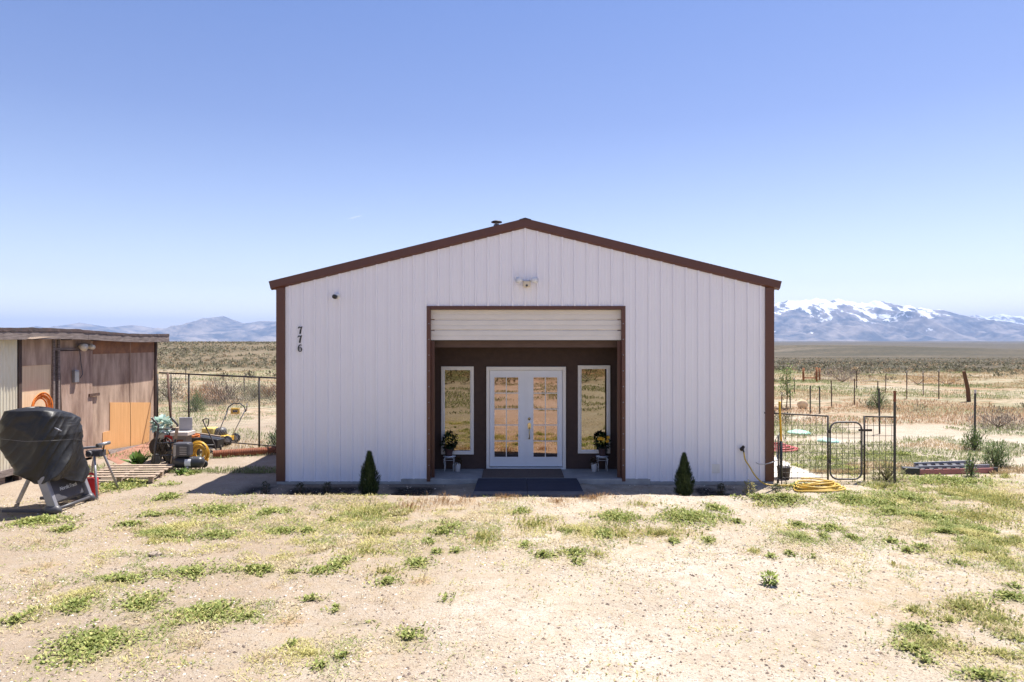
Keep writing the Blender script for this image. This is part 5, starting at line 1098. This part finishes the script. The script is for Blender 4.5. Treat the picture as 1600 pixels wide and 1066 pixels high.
# concrete path beside the building, septic lids, red hose, ladder
mb = MB(); mb.box(CX + HW + .02, 5.82, .25, 9.0, -.08, .022); p_ = mb.build('path', concrete_pale, bevel=.006); p_['kind'] = 'structure'
for px, py, r_, lab in ((1248, 677.5, .30, 'turquoise domed lid on the ground, the larger and farther of two'), (1294, 690, .25, 'turquoise domed lid on the ground, the smaller one behind the gate')):
    g = GG(px, py); MB().lathe([(r_ * 1.05, -.03), (r_ * 1.05, .025), (r_ * .92, .05), (r_ * .5, .085), (.02, .095)], tuple(g), 24).build('x6', turquoise); o = S.objects['x6']; o.name = 'access_lid'; tag(o, lab, 'lid', 'turquoise access lids')
mb = MB(); g = Vector((6.2, 3.6, 0)); path = []
for i in range(7 * 22):
    t = i / 22 * 2 * math.pi; k = i / 22; rx = .62 - .05 * k + .03 * math.sin(3 * t); ry = .5 - .045 * k; x_ = g.x + rx * math.cos(t); y_ = g.y + ry * math.sin(t); path.append((x_, y_, max(gzs(x_, y_), .0) + .03 + .012 * k * (1 + .5 * math.sin(t * 1.5))))
mb.tube(path, .017, 6); tag(mb.build('garden_hose', red_hose), 'faded red hose coiled on the ground behind the building corner', 'hose')
ld = thing('ladder', (8.5, .6, 0), 'faded red stepladder lying on its side on the ground at the right', 'ladder')
a = GG(1432, 742); b_ = GG(1556, 739); a.z = b_.z = max(a.z, b_.z) + .05; af = GG(1428, 734); bf = GG(1545, 732); af.z = bf.z = a.z + .03
MB().bar(a, b_, .03, .10).build('rail', red_fiberglass, ld, bevel=.004)
a2 = a.lerp(af, .28); b2 = b_.lerp(bf, .22); MB().bar(a2 + Vector((0, 0, .04)), b2 + Vector((-.1, 0, .05)), .03, .09).build('rail', silver, ld, bevel=.004)
MB().bar(af + Vector((0, 0, .02)), bf + Vector((-.35, 0, .04)), .03, .09).build('rail', silver, ld, bevel=.004)
for k in range(7):
    f = .08 + .11 * k; p = a.lerp(b_, f) + Vector((0, 0, .045)); q_ = af.lerp(bf, f) + Vector((0, 0, .03)); MB().bar(p, q_, .07, .02).build('step', grey_steel, ld)
c0 = GG(1412, 741); c0.z = a.z; MB().bar(c0 + Vector((-.02, .03, .01)), a + Vector((.06, .03, .01)), .16, .15).build('top_cap', black_plastic, ld, bevel=.012)
MB().bar(b_ + Vector((-.06, -.002, 0)), b_ + Vector((.03, 0, 0)), .05, .12).build('foot_pad', black_plastic, ld, bevel=.006)

# odd parts in the heap beside the shed
hp = GD(256, 14.6); mb = MB()
for k in range(9):
    a = k * .9; mb.tube([hp + Vector((.16 * math.cos(a), .14 * math.sin(a), .0)), hp + Vector((.20 * math.cos(a + .7), .1 * math.sin(a), .25 + .03 * k)), hp + Vector((.14 * math.cos(a + 1.6), .1 * math.sin(a + 1), .42 + .03 * (k % 4)))], .013 + .004 * (k % 3), 6)
tag(mb.build('bent_tubing', dark_steel), 'tangle of bent dark tubing between the hand truck and the grey cabinet', 'scrap')
wh0 = GD(270, 14.3); MB().lathe([(.05, -.04), (.13, -.045), (.155, -.02), (.155, .02), (.13, .045), (.05, .04)], (wh0.x, wh0.y, wh0.z + .15), 20, 'y').build('x7', black_plastic); o = S.objects['x7']; o.name = 'loose_wheel'; tag(o, 'small black wheel low in the heap left of the compressor', 'wheel')
def rock(px, py, r_, lab):
    g = GG(px, py); me_ = MB(); rr = random.Random(px); nn, mm = 9, 5; vs = []; fs = []
    for j in range(mm + 1):
        for i in range(nn):
            a = 2 * math.pi * i / nn; e_ = math.pi * (j / mm - .5); q = r_ * (.75 + .4 * rr.random()); vs.append((g.x + q * math.cos(a) * math.cos(e_) * 1.3, g.y + q * math.sin(a) * math.cos(e_), g.z + r_ * .25 + q * .6 * math.sin(e_)))
    for j in range(mm):
        for i in range(nn): fs.append((j * nn + i, j * nn + (i + 1) % nn, (j + 1) * nn + (i + 1) % nn, (j + 1) * nn + i))
    me_.add(vs, fs); tag(me_.build('rock', M('tan_rock', (.46, .38, .30), .9, 0, (.32, .25, .19), 14, .6, .5, 60)), lab, 'rock')
rock(243, 868, .065, 'fist-sized tan rock on the bare dirt left of the pale gravel patch')
rock(128, 747, .10, 'tan rock at the foot of the corrugated shed wall')
# ------------------------------------------------------------------ bushes that stand apart
def dome(px, py, w_, h_, ca, cb, label, n_=700, group=None, name='bush', ll=.09, lw=.02):
    g = GG(px, py); t = thing(name, tuple(g), label, 'bush', group)
    mb = MB()
    for k in range(9):
        a = k * .7; r_ = w_ * .38; mb.tube([g, g + Vector((math.cos(a) * r_ * .5, math.sin(a) * r_ * .5, h_ * .45)), g + Vector((math.cos(a * 1.1) * r_, math.sin(a * 1.1) * r_, h_ * .8))], [.014, .008, .003], 4)
    mb.build('branches', bark, t)
    u = rng.normal(size=(n_, 3)); u[:, 2] = np.abs(u[:, 2]); u /= np.linalg.norm(u, axis=1)[:, None]; rad = rng.random(n_) ** .35
    az = np.arctan2(u[:, 1], u[:, 0]); lump = 1 + .22 * np.sin(az * 3 + px) + .15 * np.sin(az * 7 + u[:, 2] * 5)
    p = np.array(g) + u * (rad * lump)[:, None] * np.array([w_ / 2, w_ / 2, h_ * .92]); ti = .5 + u[:, 2] * .7 + rng.normal(size=n_) * .35
    V = leaves(p, az + rng.normal(size=n_) * .7, ti, ll * (.6 + .8 * rng.random(n_)), np.full(n_, lw), .1)
    quads('foliage', V, tint(n_, ca, cb), leaf_mat, t, tuple(t.location)).location = (0, 0, 0)
SG, SG2 = (.16, .165, .09), (.28, .265, .16); DK, DK2 = (.09, .065, .05), (.17, .12, .09); RD, RD2 = (.38, .20, .10), (.50, .30, .16); GR, GR2 = (.09, .14, .05), (.17, .22, .08)
dome(306, 641, .75, .75, GR, GR2, 'round dark green bush beyond the chain-link fence', 1400, ll=.10)
dome(352, 628, 2.2, 1.15, DK, DK2, 'dark bare-twigged bush beyond the mower', 2200, ll=.16, lw=.018)
dome(318, 627, 2.0, .85, RD, RD2, 'rusty orange dry bush left of the dark bare bush', 1600, ll=.16, lw=.02)
dome(262, 625, 2.2, .95, DK, SG, 'grey brown bush behind the leaning pole', 1500, ll=.16, lw=.02)
dome(398, 622, 1.5, .7, SG, SG2, 'grey green bush right of the dark bare bush', 1200, ll=.14)
dome(424, 622, 1.2, .7, RD, DK, 'brown bush beside the left edge of the building', 900, ll=.14)
dome(430, 700, .5, .45, GR, GR2, 'green weed clump at the fence foot by the building corner', 600, ll=.09)
dome(1372, 640, .75, .75, GR, (.2, .25, .12), 'grey green bush among the thin rusty posts', 900, ll=.10)
dome(1316, 606, 3.0, .9, (.2, .15, .13), (.3, .24, .2), 'wide purplish grey bush beyond the rusty posts', 1200, ll=.16)
dome(1523, 703, .55, .50, GR, GR2, 'dark green weed at the foot of the lone post', 700, ll=.09)
dome(1555, 729, .50, .52, (.13, .18, .07), (.26, .31, .15), 'tall loose green weed behind the ladder', 1100, ll=.09)
dome(1517, 745, .22, .40, GR, (.22, .28, .12), 'thin green weed standing before the ladder', 260, ll=.08)
dome(1385, 750, .6, .35, (.2, .2, .09), (.32, .3, .15), 'pale weed clump at the foot of the right wire panel', 500, ll=.08)
dome(1480, 604, 2.6, .6, RD, (.5, .36, .2), 'pale orange bush left of the leaning timber post', 1000, ll=.16)
dome(1434, 606, 1.8, .6, (.45, .28, .15), (.52, .36, .2), 'orange tan bush near the far steel posts', 700, ll=.16)
dome(1560, 668, 1.6, .5, (.16, .13, .11), (.28, .23, .18), 'dark grey brush right of the lone post', 1000, ll=.12)

# ------------------------------------------------------------------ ground cover
def scatter_blobs():
    Vg, Cg, Vd, Cd = [], [], [], []
    PAL = {'g': ((.15, .20, .038), (.40, .42, .14)), 'm': ((.36, .345, .10), (.60, .53, .23)), 'y': ((.38, .39, .12), (.60, .54, .26)), 'd': ((.46, .36, .19), (.62, .50, .30)), 'r': ((.30, .17, .08), (.44, .29, .15)), 's': ((.44, .36, .19), (.62, .53, .33))}
    for (bx, by, ax, ay, de, k) in blob:
        area = math.pi * ax * ay; d = by - CY; dens = {'g': 2300, 'm': 1500, 'y': 2300, 'd': 900, 'r': 1000, 's': 2600}[k] * de * min(1, 7.5 / d + .25)
        m_ = int(min(90000 if k == 's' else 9000, max(60, area * dens * 2.3)))
        a = rng.random(m_) * 2 * np.pi; r_ = np.abs(rng.normal(size=m_)) * .80
        x = bx + ax * r_ * np.cos(a); y = by + ay * r_ * np.sin(a)
        keep = (fbm(x, y, 5.5, 3) * .8 + fbm(x, y, 1.9, 3) * .7) + .24 * (1 - r_) > (.86 - .20 * de)
        if k == 's': keep = (fbm(x, y, 3.7, 3) * .6 + fbm(x, y, 1.3, 3) * .6 - .10 * np.maximum(0, r_ - .8)) > .59
        x, y = x[keep], y[keep]
        # leaves gather in small rosettes
        cell = .07; jx = np.floor(x / cell) * cell + cell * .5 + .02 * np.sin(np.floor(y / cell) * 12.9); jy = np.floor(y / cell) * cell + cell * .5
        f = .45; x = x * (1 - f) + jx * f; y = y * (1 - f) + jy * f; m_ = len(x)
        if k == 's': ok = ~((y > -1.2) & (x > -4.8) & (x < 4.4)); x, y = x[ok], y[ok]; r_ = r_[keep][ok]; keep = np.ones(len(x), bool); m_ = len(x)
        if m_ == 0: continue
        b0 = np.stack([x, y, gz(x, y) - .004], 1); sc_ = 1 + .05 * (d - 8)
        if k == 'g':
            az = rng.random(m_) * 6.283; ti = .15 + .9 * rng.random(m_); ln = (.022 + .042 * rng.random(m_)) * sc_; wd_ = ln * (.30 + .25 * rng.random(m_)); b0[:, 2] += .03 * rng.random(m_) * (1.3 - np.minimum(1.2, r_[keep]))
        else:
            az = rng.random(m_) * 6.283; ti = .5 + .9 * rng.random(m_); ln = (.035 + .075 * rng.random(m_)) * sc_; wd_ = .0045 + .003 * rng.random(m_); wd_ = wd_ * sc_
            if k == 's': ln = ln * .85; ti = ti * .6; wd_ = wd_ * 1.2
            if k in 'my':
                h_ = rng.random(m_) < .4; wd_ = np.where(h_, ln * .28, wd_); ln = np.where(h_, ln * .6, ln)
        V = leaves(b0, az, ti, ln, wd_, .2); C = tint(m_, *PAL[k])
        if k == 's': o_ = fbm(x, y, 2.3, 2) + .15 * rng.random(m_) > .56; C[o_] = tint(int(o_.sum()), *PAL['m']); o_ = fbm(x, y, 2.9, 2) + .25 * rng.random(m_) > .68; C[o_] = tint(int(o_.sum()), *PAL['g'])
        if k in 'my': o_ = rng.random(m_) < .3; C[o_] = tint(int(o_.sum()), *PAL['g'])
        if k == 'g': o_ = rng.random(m_) < .12; C[o_] = tint(int(o_.sum()), *PAL['m'])
        (Vg if k in 'gmy' else Vd).append(V); (Cg if k in 'gmy' else Cd).append(C)
    # thin straw everywhere in the yard
    m_ = 26000; x = -11 + 22 * rng.random(m_); y = -8.5 + 8.0 * rng.random(m_) ** .9; g_ = fbm(x, y, .8, 4); left = 1 - sstep(-3.5, 1.5, x + (y + 4) * .4) ; rt = sstep(4.0, 6.0, x)
    keep = (g_ + .25 * rng.random(m_) > .67 - .14 * left - .10 * rt) & ~((y > -1.15) & (x > -4.7) & (x < 4.4)); x, y = x[keep], y[keep]; m_ = len(x)
    V = leaves(np.stack([x, y, gz(x, y)], 1), rng.random(m_) * 6.283, .1 + .9 * rng.random(m_), .02 + .055 * rng.random(m_), .003 + .003 * rng.random(m_), .1); Vd.append(V); Cd.append(tint(m_, (.46, .33, .18), (.62, .50, .32)))
    # tiny stray seedlings
    m_ = 26000; x = -11 + 22 * rng.random(m_); y = -8.3 + 7.0 * rng.random(m_); jx = np.round(x / .35 + .3 * np.sin(y * 40)) * .35 + rng.normal(size=m_) * .02; 
    keep = (fbm(x, y, 1.1, 3) + .06 * (1 - sstep(-3, 1, x)) + .08 * sstep(4, 6, x) + .05 * sstep(-5.5, -3.5, y) > .59) & ~((y > -1.15) & (x > -4.7) & (x < 4.4)); x, y = x[keep], y[keep]; m_ = len(x)
    V = leaves(np.stack([x, y, gz(x, y)], 1), rng.random(m_) * 6.283, .2 + .8 * rng.random(m_), .02 + .03 * rng.random(m_), .008 + .008 * rng.random(m_), .2); Vg.append(V); Cg.append(tint(m_, *PAL['m']))
    # the yards behind: grass in drifts
    m_ = 230000; d = 13.3 + 45 * rng.random(m_) ** 1.7; side = rng.random(m_) < .72; px = np.where(side, 1190 + 800 * rng.random(m_), -120 + 590 * rng.random(m_))
    x = (px - 800) * d / F; y = d + CY; f = fbm(x * .6, y * 1.3, .42, 4); keep = (f > .50 - .05 * (x > 0) * (d < 30)) & ~((x > -4.6) & (x < 5.9) & (y < 15)) & ~((x < -9.2) & (y < 5.3) & (x > -13.5)); x, y, d, f = x[keep], y[keep], d[keep], f[keep]; m_ = len(x)
    t = fbm(x, y, .25, 3); ln = (.05 + .07 * rng.random(m_)) * (d / 16) ** .55; V = leaves(np.stack([x, y, gz(x, y)], 1), rng.random(m_) * 6.283, .5 + .9 * rng.random(m_), ln, ln * .16, .2)
    C = np.where((t > .50 - .07 * ((x > 0) & (d < 21)))[:, None], tint(m_, (.17, .20, .07), (.30, .32, .14)), tint(m_, (.36, .27, .15), (.50, .38, .22)))
    mid = (d > 21) & (d < 29) & (x > 9); C[mid] = np.where(rng.random((int(mid.sum()), 1)) < .7, tint(int(mid.sum()), (.36, .20, .11), (.50, .32, .19)), C[mid])
    grn = ((d > 15.5) & (d < 20) & (x > 11)); C[grn] = tint(int(grn.sum()), (.17, .21, .08), (.32, .34, .17))
    Vg.append(V); Cg.append(C)
    m_ = 90000; x = -16 + 32 * rng.random(m_); y = -9 - 26 * rng.random(m_); f = fbm(x, y * 1.6, .45, 4); keep = f + .05 * rng.random(m_) > .54 - .04 * (np.abs(x) > 1.5); x, y = x[keep], y[keep]; m_ = len(x)
    ln = .06 + .08 * rng.random(m_); V = leaves(np.stack([x, y, gz(x, y)], 1), rng.random(m_) * 6.283, .5 + .9 * rng.random(m_), ln, ln * .3, .2); Vg.append(V); Cg.append(tint(m_, (.12, .15, .05), (.30, .30, .13)))
    tag(quads('grass', np.concatenate(Vg), np.concatenate(Cg), leaf_mat), 'patchy green weeds and grass growing over the sandy yard', None, None, 'stuff')
    tag(quads('dry_grass', np.concatenate(Vd), np.concatenate(Cd), leaf_mat), 'thin dry straw and reddish litter on the sandy yard', None, None, 'stuff')
scatter_blobs()
# sagebrush on the range
def sagebrush():
    VV, CC = [], []
    m_ = 42000; d = 20 + 300 * rng.random(m_) ** 1.25; px = np.where(rng.random(m_) < .5, -250 + 720 * rng.random(m_), 1180 + 640 * rng.random(m_)); x = (px - 800) * d / F; y = d + CY
    far_ = sstep(40, 75, d); left_ = x < 0
    thr = np.where(left_, .53 - .10 * far_, .60 - .16 * far_)
    keep = (fbm(x, y, .16, 4) * .6 + fbm(x, y, .03, 3) * .4 > thr) & ~((x > -14) & (x < 6) & (y < 15)); keep &= rng.random(m_) < (.30 + .7 * far_); x, y, d = x[keep], y[keep], d[keep]; m_ = len(x)
    size = (.20 + .42 * rng.random(m_) ** 2) * (1 + .0004 * d); zb = gz(x, y)
    pal = rng.random(m_)
    for lo, hi, k in ((0, 45, 60), (45, 100, 22), (100, 400, 9)):
        s_ = np.where((d >= lo) & (d < hi))[0]; n_ = len(s_) * k; idx_ = np.repeat(s_, k); u = rng.normal(size=(n_, 3)); u[:, 2] = np.abs(u[:, 2]); u /= np.linalg.norm(u, axis=1)[:, None]
        r_ = rng.random(n_) ** .4; w_ = size[idx_]; p = np.stack([x[idx_] + u[:, 0] * r_ * w_ * .6, y[idx_] + u[:, 1] * r_ * w_ * .6, zb[idx_] + u[:, 2] * r_ * w_ * .45], 1)
        az = np.arctan2(u[:, 1], u[:, 0]) + rng.normal(size=n_) * .8; ti = .3 + u[:, 2] * .8 + rng.normal(size=n_) * .3; ln = w_ * (.26 if k == 60 else .40 if k == 22 else .55) * (.6 + .8 * rng.random(n_))
        V = leaves(p, az, ti, ln, ln * (.25 if k == 60 else .45 if k == 22 else .7), .1); q = pal[idx_][:, None]
        C = np.where(q < .60, tint(n_, (.13, .125, .070), (.22, .20, .125)), np.where(q < .82, tint(n_, (.085, .078, .052), (.15, .13, .085)), tint(n_, (.27, .19, .11), (.38, .28, .17))))
        VV.append(V); CC.append(C)
    # brush on the slope behind the camera, which the glass reflects
    m_ = 1500; x = -45 + 90 * rng.random(m_); y = -24 - 45 * rng.random(m_) ** 1.1; keep = fbm(x, y, .14, 3) > .42; x, y = x[keep], y[keep]; m_ = len(x); k = 26; idx_ = np.repeat(np.arange(m_), k); n_ = m_ * k
    u = rng.normal(size=(n_, 3)); u[:, 2] = np.abs(u[:, 2]); u /= np.linalg.norm(u, axis=1)[:, None]; w_ = (.3 + .6 * rng.random(m_))[idx_]; zb = gz(x, y)
    p = np.stack([x[idx_] + u[:, 0] * w_ * .5, y[idx_] + u[:, 1] * w_ * .5, zb[idx_] + u[:, 2] * w_ * .6], 1); ln = w_ * .35; V = leaves(p, rng.random(n_) * 6.28, rng.random(n_) * 1.2, ln, ln * .4, .1)
    VV.append(V); CC.append(tint(n_, (.09, .10, .04), (.22, .15, .08)))
    tag(quads('sagebrush', np.concatenate(VV), np.concatenate(CC), leaf_mat), 'low sagebrush scattered over the open range', None, None, 'stuff')
sagebrush()
# behind-camera green weeds for the reflections are part of the ground; gravel in front
def gravel():
    m_ = 110000; x = -9 + 18 * rng.random(m_); y = -8.2 + 7.2 * rng.random(m_) ** 1.25; f = .02 + .45 * fbm(x, y, .7, 3) + .6 * fbm(x, y, 3.1, 3) + .12 * sstep(-4, 2, x) + .16 * rng.random(m_)
    keep = (f > .66) & ~((y > -1.12) & (np.abs(x - .28) < .98)); x, y = x[keep], y[keep]; m_ = len(x)
    m2 = 1500; x2 = -4.8 + 9.4 * rng.random(m2); y2 = -1.15 + 1.05 * rng.random(m2); k2 = ~((x2 > -.75) & (x2 < 1.3)); x = np.concatenate([x, x2[k2]]); y = np.concatenate([y, y2[k2]])
    m_ = len(x); r_ = .0028 + .013 * rng.random(m_) ** 5
    base = np.array([(1, 0, 0), (0, 1, 0), (-1, 0, 0), (0, -1, 0), (0, 0, .75), (0, 0, -.6)], float); f8 = [(0, 1, 4), (1, 2, 4), (2, 3, 4), (3, 0, 4)]
    th = rng.random(m_) * 6.283; ca, sa = np.cos(th), np.sin(th); sx_ = .7 + .9 * rng.random(m_); B = np.repeat(base[None], m_, 0) * (.75 + .5 * rng.random((m_, 6, 1)))
    bx = B[:, :, 0] * sx_[:, None]; by = B[:, :, 1]; P3 = np.stack([x[:, None] + r_[:, None] * (bx * ca[:, None] - by * sa[:, None]), y[:, None] + r_[:, None] * (bx * sa[:, None] + by * ca[:, None]), gz(x, y)[:, None] + r_[:, None] * (B[:, :, 2] + .15)], -1)
    V = np.concatenate([np.stack([P3[:, a], P3[:, b_], P3[:, c_], P3[:, c_]], 1) for a, b_, c_ in f8]); q = rng.random((m_, 1))
    C = np.where(q < .30, tint(m_, (.13, .10, .085), (.26, .19, .15)), np.where(q < .7, tint(m_, (.42, .32, .24), (.55, .44, .34)), tint(m_, (.60, .54, .46), (.72, .66, .58)))); C = np.tile(C, (4, 1))
    # triangles
    n_ = len(V); me = bpy.data.meshes.new('gravel'); me.vertices.add(3 * n_); me.loops.add(3 * n_); me.polygons.add(n_); me.vertices.foreach_set('co', V[:, :3].astype(np.float32).ravel())
    me.loops.foreach_set('vertex_index', np.arange(3 * n_, dtype=np.int32)); me.polygons.foreach_set('loop_start', np.arange(0, 3 * n_, 3, dtype=np.int32)); me.polygons.foreach_set('loop_total', np.full(n_, 3, np.int32)); me.update(calc_edges=True)
    a = me.color_attributes.new('Col', 'FLOAT_COLOR', 'POINT'); cc_ = np.ones((n_, 3, 4), np.float32); cc_[:, :, :3] = C[:, None]; a.data.foreach_set('color', cc_.ravel()); me.materials.append(stone_mat)
    o = bpy.data.objects.new('gravel', me); COL.objects.link(o); tag(o, 'small loose stones strewn over the sandy yard', None, None, 'stuff')
gravel()

# ------------------------------------------------------------------ the air
bpy.ops.mesh.primitive_cube_add(size=1); hz = bpy.context.object; hz.name = 'haze'; hz['kind'] = 'stuff'; hz['label'] = 'thin blue haze over the whole valley'
zl = float(min(Z.min(), -22)) - 1; zh = 965.0
hz.scale = (60800, 39800, zh - zl); hz.location = (0, 10600, (zh + zl) / 2)
hm = bpy.data.materials.new('haze'); hm.use_nodes = True; n3 = hm.node_tree; n3.nodes.clear(); pv = n3.nodes.new('ShaderNodeVolumePrincipled'); mo = n3.nodes.new('ShaderNodeOutputMaterial'); n3.links.new(pv.outputs[0], mo.inputs['Volume'])
pv.inputs['Color'].default_value = (0.46, 0.63, 1.0, 1); pv.inputs['Density'].default_value = 6.0e-5; pv.inputs['Anisotropy'].default_value = 0.0
hz.data.materials.append(hm)
# a short vapour trail, far above the haze
mb = MB(); a = P(545, 342.5, 30000); b_ = P(566, 336.5, 31500); mb.tube([a, a.lerp(b_, .3), a.lerp(b_, .7), b_], [8, 24, 20, 6], 8)
cm = bpy.data.materials.new('vapour'); cm.use_nodes = True; n4 = cm.node_tree; p4 = n4.nodes['Principled BSDF']; p4.inputs['Base Color'].default_value = (.9, .9, .92, 1); p4.inputs['Alpha'].default_value = .16; p4.inputs['Roughness'].default_value = 1
tag(mb.build('vapour_trail', cm), 'faint short white streak of vapour in the blue sky', 'vapour trail')
